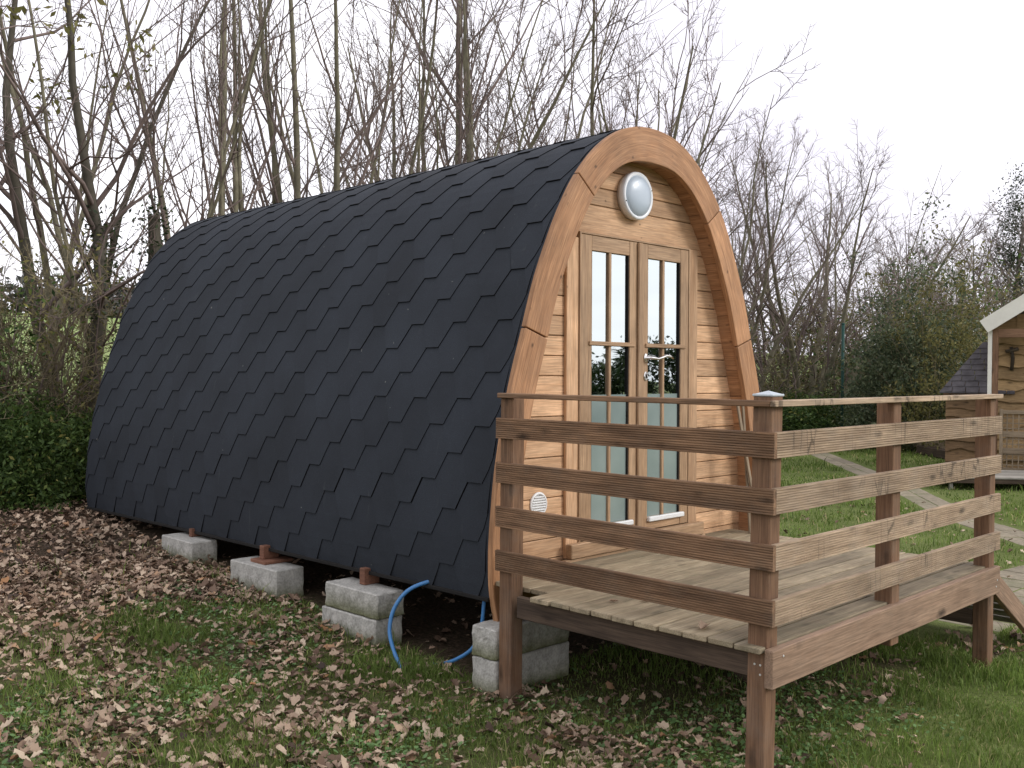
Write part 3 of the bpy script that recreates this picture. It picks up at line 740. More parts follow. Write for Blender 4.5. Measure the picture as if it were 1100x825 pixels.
def P3(u, v, plane, val):
    d = FW + RT * ((u - 550) / F) - UP * ((v - 412.5) / F); t = (val - (CX, CY, CZ)[plane]) / d[plane]
    return Vector((CX, CY, CZ)) + d * t
def smooth_path(P, n=8): return [Vector(q) for q in catmull([tuple(p) for p in P], n)]
pts = [(.34, 2.44, .50), (.17, 2.50, .47), (.02, 2.60, .41), (-.06, 2.655, .30), (-.10, 2.66, .17), (-.115, 2.61, .06), (-.13, 2.52, -.03), (-.14, 2.44, -.10)]
mb = MB(); mb.tube(smooth_path(pts), .013, 10); o = mb.build('water_pipe', M['pipe'], None, True); recentre(o, (-.2, 2.5, -.1))
tag(o, 'bright blue water pipe curving out beside the middle block stack into the grass', 'water pipe')
pts = [(.10, 2.46, -.06), (.10, 2.36, -.035), (.11, 2.24, .02), (.14, 2.14, .10), (.16, 2.09, .22), (.17, 2.07, .42)]
mb = MB(); mb.tube(smooth_path(pts), .012, 10); o = mb.build('water_pipe', M['pipe'], None, True); recentre(o, (.13, 2.3, -.05))
tag(o, 'blue water pipe rising from the dark soil behind the nearest block stack', 'water pipe')
t = thing('folding_stand', 'folded wooden stand of thin crossed slats leaning by the right side of the doors', 'stand', (2.87, 1.93, .55))
for (a_, b_) in (((2.74, 1.90, 1.60), (2.93, 1.80, .55)), ((2.84, 1.91, 1.60), (2.86, 1.84, .55)), ((2.92, 1.85, 1.25), (3.05, 1.75, .55)), ((3.05, 1.88, 1.25), (2.95, 1.84, .55))):
    mb = MB(); mb.beam(a_, b_, .03, .014, up=(0, 1, 0), c=.002); mb.build('slat', M['lattice'], t)

# ------------------------------------------------------------------ paths
def path_strip(P, w, name, sl=.42, seed=1):
    rr = random.Random(seed); mb = MB(); P = [Vector(p) for p in P]
    d = [0]
    for a_, b_ in zip(P, P[1:]): d.append(d[-1] + (b_ - a_).length)
    def at(s):
        for i in range(len(P) - 1):
            if s <= d[i + 1] or i == len(P) - 2:
                t = (s - d[i]) / (d[i + 1] - d[i]); q = P[i].lerp(P[i + 1], t); dr = (P[i + 1] - P[i]).normalized(); return q, dr
    s = 0
    while s < d[-1] - sl:
        for c_ in (-1, 1):
            q, dr = at(s + sl / 2); sd = Vector((-dr.y, dr.x)); a0 = math.atan2(dr.y, dr.x) + rr.uniform(-.02, .02)
            cpt = q + sd * c_ * w / 4; z = g1(cpt.x, cpt.y) + .004 + rr.uniform(-.003, .004)
            mt = Matrix.Translation((cpt.x, cpt.y, z)) @ Matrix.Rotation(a0, 4, 'Z')
            mb.box((-sl / 2 + .008, -w / 4 + .006, -.05), (sl / 2 - .008, w / 4 - .006, 0), 0, c=.006, mat=mt, rnd=rr.random())
        s += sl
    o = mb.build(name, M['slab']); o['kind'] = 'structure'; return o
PATHA = [(22.0, 11.9), (18.6, 9.3), (13.3, 5.1), (10.2, 2.95), (8.4, 1.2), (6.5, -2.5)]
PATHB = [(4.05, .85), (6.2, .75), (8.6, .45), (9.6, 1.4)]
path_strip(PATHA, .56, 'path', .5, 3); path_strip(PATHB, 1.0, 'path', .36, 4)

def dist_poly(x, y, P):
    dm = np.full(np.shape(x), 1e9)
    for (ax, ay), (bx, by) in zip(P, P[1:]):
        t = np.clip(((x - ax) * (bx - ax) + (y - ay) * (by - ay)) / ((bx - ax) ** 2 + (by - ay) ** 2), 0, 1)
        dm = np.minimum(dm, np.hypot(x - ax - t * (bx - ax), y - ay - t * (by - ay)))
    return dm
def on_hard(x, y): return (dist_poly(x, y, PATHA) < .40) | (dist_poly(x, y, PATHB) < .52)

# ------------------------------------------------------------------ grass and leaf litter
def polar_scatter(n, rmin, rmax, a0, a1, p):
    """points round the viewpoint with density falling as r^-p"""
    u = RNG.random(n); k = 2 - p; r = (rmin ** k + u * (rmax ** k - rmin ** k)) ** (1 / k)
    a = np.radians(RNG.uniform(a0, a1, n)); return CX + r * np.cos(a), CY + r * np.sin(a), r
def pod_mask(x, y): return (x > .12) & (x < 3.3) & (y > 2.0) & (y < 7.85)
def litter_density(x, y):
    nz = snoise(x, y, 2.6, 5); nz2 = snoise(x, y, 6.5, 8)
    left = 1 - sstep(x, -.5, .9)
    far = sstep(y, 2.8, 5.2)
    d = left * np.clip((.40 + .14 * sstep(-x, 0, 2.2)) * (1 + .7 * nz + .5 * nz2) + .8 * far, .04, 1.15)
    under = sstep(x, 0., .6) * (1 - sstep(x, 2.9, 3.4)) * (y < 2.1) * (y > -.6)
    d = np.maximum(d, under * np.clip(.12 + .12 * nz, .02, .3))
    near = (x > .2) * (y < .6) * (x < 5) * np.clip(.17 + .14 * nz, .05, .4); d = np.maximum(d, near)
    lawn = sstep(x, 2.5, 4) * np.clip(.05 + .04 * nz2, .012, .1); d = np.maximum(d, lawn)
    d = np.where(pod_mask(x, y), .05, d)
    hed = (np.abs(y - HY(x)) < 3) ; d = np.where(hed & (x < 6), 1.0, d); d = np.where(hed & (x >= 6), .35, d)
    return d
def grass_density(x, y):
    d = 1 - .75 * np.clip((litter_density(x, y) - .35) * 1.7, 0, 1) * (x < 1.5)
    nz = snoise(x, y, 3.4, 15); d = d * np.clip(.75 + .5 * nz, .15, 1)
    d = np.where((x < .6) & (y > 4.3), d * .25, d)
    d = np.where(pod_mask(x, y), 0, d); d = np.where(on_hard(x, y), 0, d)
    deckm = (x > .25) & (x < 2.9) & (y > .35) & (y < 2.0); d = np.where(deckm, d * .45, d)
    d = np.where(np.abs(y - HY(x)) < 1.5, d * .1, d); return d
A0, A1 = 3, 86
# grass blades
def make_grass(n, rmin, rmax, p, wscale, name, hbase):
    x, y, r = polar_scatter(n, rmin, rmax, A0, A1, p)
    keep = (RNG.random(n) < grass_density(x, y)) & (y - HY(x) < 1); x, y, r = x[keep], y[keep], r[keep]; n = len(x)
    # tufts: pull blades together and vary the height
    cl = snoise(x, y, 9, 21); h = hbase * RNG.uniform(.4, 1.5, n) * (1 + .45 * cl) * np.clip(1 + .5 * snoise(x, y, 1.9, 44), .7, 1.8) * np.where(RNG.random(n) < .04, 1.8, 1)
    w = wscale * np.maximum(r, 3.5) * RNG.uniform(.7, 1.3, n)
    a = RNG.uniform(0, 6.283, n); lean = h * RNG.uniform(.15, .95, n); la = RNG.uniform(0, 6.283, n)
    z = gz(x, y) - .004
    dx, dy = np.cos(a) * w / 2, np.sin(a) * w / 2; lx, ly = np.cos(la) * lean, np.sin(la) * lean
    V = np.zeros((n, 5, 3))
    V[:, 0] = np.stack([x - dx, y - dy, z], 1); V[:, 1] = np.stack([x + dx, y + dy, z], 1)
    V[:, 2] = np.stack([x + dx * .75 + lx * .35, y + dy * .75 + ly * .35, z + h * .6], 1); V[:, 3] = np.stack([x - dx * .75 + lx * .35, y - dy * .75 + ly * .35, z + h * .6], 1)
    V[:, 4] = np.stack([x + lx, y + ly, z + h * (1 - .25 * (lean / h) ** 2)], 1)
    b = np.arange(n)[:, None] * 5
    rv = np.clip(RNG.normal(.42, .22, n) + .22 * snoise(x, y, 1.6, 31), 0, .95); rv = np.where(RNG.random(n) < .05, 1.0, rv)
    return V.reshape(-1, 3), b + np.array([[0, 1, 2, 3]]), b + np.array([[3, 2, 4]]), np.repeat(rv, 5)
parts = [make_grass(300000, 2.3, 9.0, 1.15, .00085, 'a', .045), make_grass(260000, 6.0, 42.0, 1.3, .0009, 'b', .06)]
V = np.concatenate([q[0] for q in parts]); o1 = len(parts[0][0])
Q = np.concatenate([parts[0][1], parts[1][1] + o1]); T = np.concatenate([parts[0][2], parts[1][2] + o1])
o = np_mesh('grass', V, [Q, T], M['grass'], np.concatenate([q[3] for q in parts])); tag(o, 'short green lawn grass with rough tufts', 'grass', kind='stuff')
# weeds (small round leaves low in the turf)
n = 60000; x, y, r = polar_scatter(n, 2.3, 9, 20, A1, 1.2)
keep = (RNG.random(n) < np.clip(.25 + snoise(x, y, 2.9, 77), 0, 1)) & ~pod_mask(x, y) & (x < 2.5) & (y < 5); x, y = x[keep], y[keep]; n = len(x)
ang = np.linspace(0, 2 * np.pi, 7)[:-1]; a = RNG.uniform(0, 6.28, n); sz = RNG.uniform(.007, .016, n); tx, ty = RNG.normal(0, .35, n), RNG.normal(0, .35, n)
lx = np.cos(ang[None] + a[:, None]) * sz[:, None]; ly = np.sin(ang[None] + a[:, None]) * sz[:, None] * .8
V = np.stack([x[:, None] + lx, y[:, None] + ly, (gz(x, y) + RNG.uniform(.008, .035, n))[:, None] + lx * tx[:, None] + ly * ty[:, None]], -1).reshape(-1, 3)
o = np_mesh('ground_weeds', V, np.arange(n * 6).reshape(-1, 6), M['clover'], np.repeat(RNG.random(n), 6)); tag(o, 'tiny round-leaved weeds growing in the turf', 'weeds', kind='stuff')
# oak leaves
def make_leaves(n, rmin, rmax, p, a0, a1, smin, smax):
    x, y, r = polar_scatter(n, rmin, rmax, a0, a1, p)
    keep = (RNG.random(n) < litter_density(x, y)) & (y - HY(x) < 3) & ~((on_hard(x, y)) & (RNG.random(n) < .6)); x, y = x[keep], y[keep]; n = len(x)
    # lobed outline, tip at +x
    out = np.array([(-.50, 0), (-.38, .13), (-.24, .24), (-.12, .20), (.0, .31), (.14, .24), (.28, .25), (.40, .15), (.47, .0), (.40, -.15), (.28, -.25), (.14, -.22), (.0, -.31), (-.12, -.20), (-.24, -.24), (-.38, -.12)])
    mid = np.array([(-.3, 0), (0, 0), (.28, 0)]); P = np.concatenate([out, mid]); k = len(P)
    sz = RNG.uniform(smin, smax, n) * np.where(RNG.random(n) < .35, .55, 1)
    P = P[None] * (1 + RNG.normal(0, .12, (n, k, 1))); L_ = P[:, :, 0] * sz[:, None]; W_ = P[:, :, 1] * sz[:, None] * RNG.uniform(.75, 1.25, (n, 1))
    curl = RNG.normal(0, 4.5, (n, 1)); fold = RNG.uniform(-.5, 1.1, (n, 1)); tw = RNG.normal(0, 7, (n, 1))
    H_ = (curl * L_ ** 2 + fold * np.abs(W_) * 1.0 + tw * L_ * W_) / 1.0 + RNG.normal(0, .055, (n, k)) * sz[:, None]
    a = RNG.uniform(0, 6.28, n); tl = RNG.normal(0, .32, n) ; tl2 = RNG.normal(0, .32, n)
    ca, sa_ = np.cos(a)[:, None], np.sin(a)[:, None]
    Xl = L_ * ca - W_ * sa_; Yl = L_ * sa_ + W_ * ca
    Zl = H_ + L_ * np.sin(tl)[:, None] + W_ * np.sin(tl2)[:, None]
    dens = litter_density(x, y)
    z = gz(x, y) + .012 + RNG.uniform(-.6, 1, n) * (.010 + .026 * np.clip(dens, 0, 1)) ; Zl = Zl - Zl.min(1, keepdims=True) * .6
    V = np.stack([x[:, None] + Xl, y[:, None] + Yl, z[:, None] + Zl], -1).reshape(-1, 3)
    tri = []
    o_ = 16
    ring = [(0, 1, 16), (1, 2, 16), (2, 3, 16), (3, 17, 16), (3, 4, 17), (4, 5, 17), (5, 18, 17), (5, 6, 18), (6, 7, 18), (7, 8, 18), (8, 9, 18), (9, 10, 18), (10, 11, 18), (11, 17, 18), (11, 12, 17), (12, 13, 17), (13, 16, 17), (13, 14, 16), (14, 15, 16), (15, 0, 16)]
    T = (np.arange(n)[:, None, None] * k + np.array(ring)[None]).reshape(-1, 3)
    rv = np.clip(RNG.beta(1.7, 1.7, n), 0, 1); return V, T, np.repeat(rv, k)
A = make_leaves(46000, 2.2, 9.0, 1.0, 22, A1 + 3, .038, .082); B = make_leaves(60000, 7.5, 17, 1.0, 5, A1 + 8, .05, .085)
V = np.concatenate([A[0], B[0]]); T = np.concatenate([A[1], B[1] + len(A[0])])
o = np_mesh('fallen_leaves', V, T, M['litter'], np.concatenate([A[2], B[2]])); tag(o, 'brown fallen oak leaves scattered over the turf', 'fallen leaves', kind='stuff')
# some leaves lying on the deck
def deck_leaf(x, y, s, a, label):
    out = [(-.58, 0), (-.30, .22), (-.16, .15), (-.02, .34), (.12, .20), (.26, .30), (.50, .0), (.26, -.30), (.12, -.20), (-.02, -.34), (-.16, -.15), (-.30, -.22)]
    mb = MB(); ca, sa_ = math.cos(a), math.sin(a)
    vs = [(x + (p * ca - q * sa_) * s, y + (p * sa_ + q * ca) * s, ZT + .004 + abs(q) * s * .9 + p * p * s * .25) for p, q in out] + [(x, y, ZT + .003)]
    mb.add(vs, [(i, (i + 1) % 12, 12) for i in range(12)], rnd=.4 + .4 * random.random()); o = mb.build('oak_leaf', M['litter']); recentre(o, (x, y, ZT)); tag(o, label, 'leaf', 'leaves lying on the deck')
deck_leaf(.10, .43, .11, .3, 'curled brown leaf on the deck near the front left corner post')
deck_leaf(.35, .98, .06, 1.4, 'small dark leaf on the middle of the left deck edge')
deck_leaf(.22, 1.10, .05, 2.4, 'tiny leaf on the deck by the left rail'); deck_leaf(2.1, .25, .05, 2.0, 'tiny leaf on the deck right of the middle post')

# ------------------------------------------------------------------ trees
def unit(v): return v / np.maximum(np.linalg.norm(v, axis=-1, keepdims=True), 1e-9)
def grow(rg, st, dr, ln, ra, rb, nseg, wob, up):
    n = len(st); P = np.zeros((n, nseg + 1, 3)); P[:, 0] = st; d = unit(dr)
    for i in range(nseg):
        d = unit(d + rg.normal(0, wob, (n, 3)) + np.array([0, 0, up])[None]); P[:, i + 1] = P[:, i] + d * (ln / nseg)[:, None]
    t = np.linspace(0, 1, nseg + 1)[None]; Rr = ra[:, None] * (1 - t) + rb[:, None] * t
    return P, Rr
def spawn(rg, P, Rr, ln, k, t0, t1, ang0, ang1, lfac, rfac, upb=.25):
    n, m_, _ = P.shape; t = np.sort(rg.uniform(t0, t1, (n, k)), 1); s = t * (m_ - 1); i = np.minimum(s.astype(int), m_ - 2); f = (s - i)[..., None]
    idx = np.arange(n)[:, None]; st = P[idx, i] * (1 - f) + P[idx, i + 1] * f; d = unit(P[idx, i + 1] - P[idx, i])
    rr = Rr[idx, i] * (1 - f[..., 0]) + Rr[idx, i + 1] * f[..., 0]
    q = unit(np.cross(d, unit(rg.normal(0, 1, d.shape)))); an = np.radians(rg.uniform(ang0, ang1, (n, k)))[..., None]
    nd = d * np.cos(an) + q * np.sin(an); nd[..., 2] += upb
    l2 = (ln[:, None] * lfac * rg.uniform(.5, 1.25, (n, k)) * (1.15 - .65 * t))
    return st.reshape(-1, 3), nd.reshape(-1, 3), l2.ravel(), (rr * rfac).ravel()
def tubes(P, Rr, sides):
    n, m_, _ = P.shape; d = unit(P[:, -1] - P[:, 0]); a = np.where(np.abs(d[:, 2:3]) < .9, np.array([[0, 0, 1.]]), np.array([[1., 0, 0]]))
    u = unit(np.cross(d, a)); w = np.cross(d, u); an = np.arange(sides) * 2 * np.pi / sides
    ring = u[:, None] * np.cos(an)[None, :, None] + w[:, None] * np.sin(an)[None, :, None]
    V = P[:, :, None] + ring[:, None] * Rr[:, :, None, None]
    b = (np.arange(n)[:, None, None] * m_ + np.arange(m_ - 1)[None, :, None]) * sides; j = np.arange(sides)[None, None]; j2 = (j + 1) % sides
    Fc = np.stack([b + j, b + j2, b + sides + j2, b + sides + j], -1).reshape(-1, 4)
    return V.reshape(-1, 3), Fc
def join(L_):
    V = []; Fq = []; o = 0
    for v, f in L_: V.append(v); Fq.append(f + o); o += len(v)
    return np.concatenate(V), np.concatenate(Fq)
def leafcloud(rg, C, n, size, spread, flat=.0):
    """C (m,3) clump centres; n leaves spread round them"""
    c = C[rg.integers(0, len(C), n)] + rg.normal(0, 1, (n, 3)) * spread; s = size * rg.uniform(.6, 1.4, n)[:, None]
    a = unit(rg.normal(0, 1, (n, 3)) * np.array([1, 1, 1 - flat])); b = unit(np.cross(a, rg.normal(0, 1, (n, 3))))
    V = np.stack([c - a * s, c - a * s * .1 + b * s * .42, c + a * s, c - a * s * .1 - b * s * .42], 1).reshape(-1, 3)
    return V, np.arange(n * 4).reshape(-1, 4), np.repeat(np.clip(rg.normal(.5, .22, n), 0, 1), 4)
def make_tree(name, seed, H, stems, spread, r, n1, n2, n3, twr, label, cat, group, ang=(22, 55), bark='bark', twig='twig', leafy=None, lean=(0, 0), start=.22, wob=.07, up=.10, ivy=0):
    rg = np.random.default_rng(seed); t = thing(name, label, cat, (0, 0, 0), group)
    st = np.zeros((stems, 3)); st[:, :2] = rg.normal(0, .12 * (stems > 1), (stems, 2)); st[:, 2] = -.15
    a = np.arange(stems) * 6.283 / stems + rg.uniform(0, .8, stems); sp = spread * rg.uniform(.4, 1.2, stems) * (stems > 1) + .03
    dr = np.stack([np.cos(a) * sp + lean[0], np.sin(a) * sp + lean[1], np.ones(stems)], 1); ln = H * rg.uniform(.72, 1.0, stems); ra = r * rg.uniform(.6, 1.1, stems)
    P0, R0 = grow(rg, st, dr, ln, ra, ra * .13, 14, wob * .6, up * .35)
    tr = tubes(P0, R0, 8)
    trunk = np_mesh('trunk', tr[0], tr[1], M[bark], parent=t, smooth=True)
    L_ = []
    s1 = spawn(rg, P0, R0, ln, n1, start, .98, ang[0], ang[1], .42, .55, .2); P1, R1 = grow(rg, s1[0], s1[1], s1[2], np.maximum(s1[3], twr * 1.6), np.full(len(s1[3]), twr * .8), 7, wob, up); L_.append(tubes(P1, R1, 5))
    s2 = spawn(rg, P1, R1, s1[2], n2, .15, .98, 25, 60, .48, .6, .15); P2, R2 = grow(rg, s2[0], s2[1], s2[2], np.maximum(s2[3], twr * 1.1), np.full(len(s2[3]), twr * .6), 5, wob * 1.3, up); L_.append(tubes(P2, R2, 3))
    if n3:
        s3 = spawn(rg, P2, R2, s2[2], n3, .1, 1, 25, 60, .5, .6, .1); P3_, R3 = grow(rg, s3[0], s3[1], s3[2], np.full(len(s3[3]), twr * .8), np.full(len(s3[3]), twr * .45), 3, wob * 1.5, up); L_.append(tubes(P3_, R3, 3))
    V, Fq = join(L_); np_mesh('crown', V, Fq, M[twig], parent=t)
    if leafy:
        mat, n_, size, spd, zmin, zmax, cl = leafy
        ends = P2[:, -1]; ends = ends[(ends[:, 2] > zmin) & (ends[:, 2] < zmax)]
        if len(ends):
            ends = ends[rg.integers(0, len(ends), cl)]; v, f, rv = leafcloud(rg, ends, n_, size, spd); np_mesh('leaves', v, f, M[mat], rv, t)
    if ivy:
        q = P0.reshape(-1, 3); q = q[(q[:, 2] < ivy) & (q[:, 2] > .2)]; q = np.concatenate([q, q + rg.normal(0, .12, q.shape)])
        v, f, rv = leafcloud(rg, q, 5000, .055, .13); np_mesh('ivy', v, f, M['ivy'], rv, t)
    return t
def copy_tree(o, loc, rz, sc, label=None):
    c = o.copy(); COL.objects.link(c); c.location = loc; c.rotation_euler = (0, 0, rz); c.scale = (sc[0], sc[0], sc[1]) if isinstance(sc, tuple) else (sc,) * 3
    if label: c['label'] = label
    for ch in list(o.children):
        d = ch.copy(); COL.objects.link(d); d.parent = c
    return c
def place(o, loc, rz, sc, label=None):
    o.location = loc; o.rotation_euler = (0, 0, rz); o.scale = (sc[0], sc[0], sc[1]) if isinstance(sc, tuple) else (sc,) * 3
    if label: o['label'] = label
    return o
def spot(u, back):
    """ground point seen in photo column u, 'back' metres behind the hedge line"""
    d = FW + RT * ((u - 550) / F); t = (9.8 + back + .15 * CX - CY) / (d.y - .15 * d.x); x, y = CX + d.x * t, CY + d.y * t
    return (x, y, g1(x, y) - .03), t
used = {}
def plant(proto, u, back, height, rz, label, slim=1.0):
    (loc, t) = spot(u, back); H = proto['h']; s = height / H
    if proto.name not in used: used[proto.name] = 1; return place(proto, loc, rz, (s * slim, s), label)
    return copy_tree(proto, loc, rz, (s * slim, s), label)
TG = 'bare trees along the hedge line'
protos = []
def tp(**k):
    t = make_tree('bare_tree', cat='tree', group=TG, label='bare tree', **k); t['h'] = k['H']; protos.append(t); return t
pole = tp(seed=3, H=9.5, stems=5, spread=.12, r=.085, n1=8, n2=5, n3=4, twr=.0048, ang=(18, 45), wob=.07, up=.05, ivy=2.2)
pole2 = tp(seed=14, H=9.5, stems=4, spread=.24, r=.062, n1=8, n2=5, n3=4, twr=.0048, ang=(22, 55), wob=.09, up=.04)
single = tp(seed=21, H=10.5, stems=3, spread=.07, r=.125, n1=13, n2=5, n3=5, twr=.0052, ang=(25, 60), wob=.07, up=.05)
arching = tp(seed=33, H=8.5, stems=5, spread=.44, r=.05, n1=8, n2=5, n3=4, twr=.0046, ang=(22, 65), wob=.10, up=.03)
oak = tp(seed=41, H=8.5, stems=3, spread=.30, r=.09, n1=8, n2=6, n3=4, twr=.005, ang=(35, 75), wob=.15, up=.03, bark='barkdark', ivy=0, leafy=('oldleaf', 160, .05, .12, 3.8, 5.2, 9))
fan = tp(seed=52, H=9.0, stems=8, spread=.50, r=.10, n1=10, n2=7, n3=6, twr=.0055, ang=(18, 55), wob=.09, up=.04, lean=(.10, -.08))
for (p, u, bk, h, rz, slim, lb) in [
    (oak, 8, .2, 10.7, .4, 1.0, 'gnarled dark tree with ivy at the far left edge of the photo'),
    (oak, 75, 1.4, 10.0, 2.5, .95, 'gnarled tree with a few brown leaves, second from the left edge'),
    (arching, 150, .8, 10.5, 3.4, .9, 'arching bare tree above the left end of the pod roof'),
    (pole, 248, .5, 11.2, .3, .8, 'cluster of thick pale mossy stems rising over the left part of the roof'),
    (pole, 318, 1.0, 12.0, 2.1, .9, 'second cluster of pale straight stems above the roof'),
    (pole2, 398, 1.0, 11.0, .6, 1.0, 'dark many-branched tree left of the tall centre trunk'),
    (arching, 440, .6, 10.2, 2.8, 1.1, 'low dark branching tree in the middle of the roof line'),
    (single, 508, .8, 14.0, 1.2, .8, 'tall thick grey trunk, the stoutest above the roof'),
    (pole2, 578, 1.2, 12.2, 2.4, 1.2, 'forked bare tree right of the tall centre trunk'),
    (arching, 625, 2.0, 12.7, .9, 1.0, 'bare tree leaning right over the front end of the roof'),
    (fan, 655, .8, 11.5, 3.9, .9, 'bare tree directly left of the arch top'),
    (arching, 715, 1.5, 11.7, 4.4, 1.2, 'fine-twigged tree showing behind the arch top'),
    (fan, 790, .5, 9.4, 1.7, 1.0, 'hazel-like bare tree just right of the arch'),
    (pole2, 822, 2.0, 9.6, 3.3, 1.5, 'straight-stemmed bare tree behind the right arch side'),
    (fan, 868, -.6, 10.2, 5.9, 1.1, 'large fan-shaped bare tree right of the pod, above the corner post'),
    (arching, 925, 1.0, 10.6, 2.2, 1.3, 'bare tree right of the large fan-shaped tree'),
    (pole2, 30, 4.5, 10.5, 2.2, 1.1, 'thin bare tree farther back at the left edge, over the field'),
    (fan, 470, 3.0, 12.2, 1.1, .9, 'bare tree set back directly left of the tall centre trunk'),
    (arching, 845, 3.5, 10.4, 4.0, 1.3, 'bare tree set back behind the large fan-shaped tree'),
    (fan, 965, 3.0, 10.0, 2.9, 1.0, 'bare tree behind the evergreen shrubs')]:
    plant(p, u, bk, h, rz, lb, slim)
# far right trees
FG = 'pale distant bare trees on the right'
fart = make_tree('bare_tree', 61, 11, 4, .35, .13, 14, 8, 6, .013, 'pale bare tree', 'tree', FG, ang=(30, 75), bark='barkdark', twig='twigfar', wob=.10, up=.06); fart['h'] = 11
def at_depth(u, t):
    d = FW + RT * ((u - 550) / F); x, y = CX + d.x * t, CY + d.y * t; return (x, y, g1(x, y) - .05)
for i, (u, t, h, rz, lb) in enumerate([(1012, 44, 8.5, 0, 'pale bare tree behind the shrubs, nearest the evergreen clump'), (1045, 50, 9.6, 2, 'pale bare tree above the hut roof tip'), (985, 52, 9.0, 4, 'pale bare tree farthest left of the distant group'), (1120, 46, 10.0, 1, 'pale bare tree at the right edge of the photo')]):
    loc = at_depth(u, t); loc = (loc[0], loc[1], -.2)
    (place if i == 0 else copy_tree)(fart, loc, rz, h / 11, lb)
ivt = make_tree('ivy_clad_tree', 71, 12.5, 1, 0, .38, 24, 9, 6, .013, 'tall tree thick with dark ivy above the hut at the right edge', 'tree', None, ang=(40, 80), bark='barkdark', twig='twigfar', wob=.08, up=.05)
rg = np.random.default_rng(5); q = np.stack([rg.normal(0, .45, 60), rg.normal(0, .45, 60), rg.uniform(3.0, 11.0, 60)], 1); q[:, :2] *= (1.25 - .07 * q[:, 2])[:, None]
v, f, rv = leafcloud(rg, q, 5200, .06, .30); np_mesh('ivy', v, f, M['ivy'], rv, ivt); l_ = at_depth(1088, 43); place(ivt, (l_[0], l_[1], -.2), 0, .98)

# hedge scrub: dense thin stems and tangles, repeated along the line
def make_scrub(seed, H, stems, spread, n1, n2, n3, twr, leaves, label, name='hedge_bush', group='scrubby bushes along the hedge line', twig='scrub', cat='bush'):
    t = make_tree(name, seed, H, stems, spread, .022, n1, n2, n3, twr, label, cat, group, ang=(35, 95), bark='twig', twig=twig, wob=.20, up=.02, leafy=leaves, start=.05); t['h'] = H; return t
sc1 = make_scrub(81, 3.0, 12, .45, 7, 5, 4, .004, ('oldleaf', 1100, .035, .14, .4, 3.0, 160), 'scrub bush')
sc2 = make_scrub(82, 2.8, 13, .50, 7, 5, 4, .004, ('bramble', 1500, .035, .16, .2, 2.2, 160), 'scrub bush')
sc3 = make_scrub(83, 3.4, 10, .35, 8, 5, 4, .004, ('oldleaf', 700, .035, .14, .8, 3.4, 120), 'scrub bush')
k = 0; words = ['tangled brown bush', 'leafier olive bush', 'tall loose twiggy bush']
rr = random.Random(4)
refs = [(-25, 'at the left edge of the photo'), (14, 'below the gnarled tree at the left'), (52, 'left of the field gap'), (118, 'touching the back end of the pod'), (88, 'inside the bright field gap')]
for i, (u, wd) in enumerate(refs):
    p = (sc2, sc1, sc3)[i % 3]; plant(p, u, rr.uniform(-.1, .5), [3.1, 2.6, 3.3, 2.3, 2.7][i], rr.uniform(0, 6), words[(1, 0, 2)[i % 3]] + ' ' + wd)
for i, (u, bk, h, wd) in enumerate([(815, .2, 4.8, 'right beside the right arch foot'), (838, .8, 5.4, 'behind the corner post cap'), (862, .0, 5.0, 'under the large fan-shaped tree'), (888, .5, 5.6, 'left of the green metal pole'), (912, .2, 5.2, 'right of the green metal pole'), (936, .0, 5.6, 'above the middle railing post'), (958, .3, 5.6, 'left of the evergreen shrubs'), (985, 2.0, 5.4, 'behind the evergreen shrubs'), (1015, 3.0, 5.6, 'above the tiled lean-to roof'), (1050, 3.5, 5.2, 'behind the hut roof tip'), (1085, 4.0, 5.8, 'behind the hut')]):
    p = (sc1, sc3, sc2)[i % 3]
    if u < 980: plant(p, u, bk, h, rr.uniform(0, 6), words[(0, 2, 1)[i % 3]] + ' ' + wd, 1.25)
    else:
        l_ = at_depth(u, 31 + 2 * (i - 7)); copy_tree(p, (l_[0], l_[1], -.2), rr.uniform(0, 6), h / p['h'] * 1.2, words[(0, 2, 1)[i % 3]] + ' ' + wd)
# low brambles
def make_leafy(name, seed, W, D, H, nl, size, mat, cl, label, cat, group, core=.6):
    rg = np.random.default_rng(seed); t = thing(name, label, cat, (0, 0, 0), group); t['h'] = H
    C = rg.normal(0, 1, (cl, 3)); C = unit(C) * rg.uniform(.45, 1.0, (cl, 1)) ** .6; C[:, 2] = np.abs(C[:, 2]); C = C * np.array([W, D, H]) * (1 + .18 * rg.normal(0, 1, (cl, 1)))
    v, f, rv = leafcloud(rg, C, nl, size, size * 3.2); np_mesh('foliage', v, f, M[mat], rv, t)
    n = 60; st = np.zeros((n, 3)); st[:, :2] = rg.normal(0, .25, (n, 2)) * [W, D]; dr = C[rg.integers(0, cl, n)] - st; ln = np.linalg.norm(dr, axis=1) * 1.05
    P, Rr = grow(rg, st, dr, ln, np.full(n, size * .28), np.full(n, size * .06), 6, .14, 0); v, f = tubes(P, Rr, 4); np_mesh('stems', v, f, M['scrub'], parent=t); return t
br = make_leafy('bramble', 91, .85, .6, .85, 15000, .024, 'bramble', 170, 'bramble', 'bramble', 'low green brambles at the hedge foot')
br['h'] = .85
for i, (u, bk, h, wd) in enumerate([(-20, -.6, .95, 'leftmost low bramble, cut by the photo edge'), (22, -.7, 1.0, 'low green bramble second from the left'), (60, -.6, .95, 'low green bramble in front of the leafy gap'), (92, -.3, .85, 'low green bramble against the back end of the pod'), (130, -.2, .9, 'low bramble behind the pod end')]):
    plant(br, u, bk, h, i * 1.3, wd, 1.0)
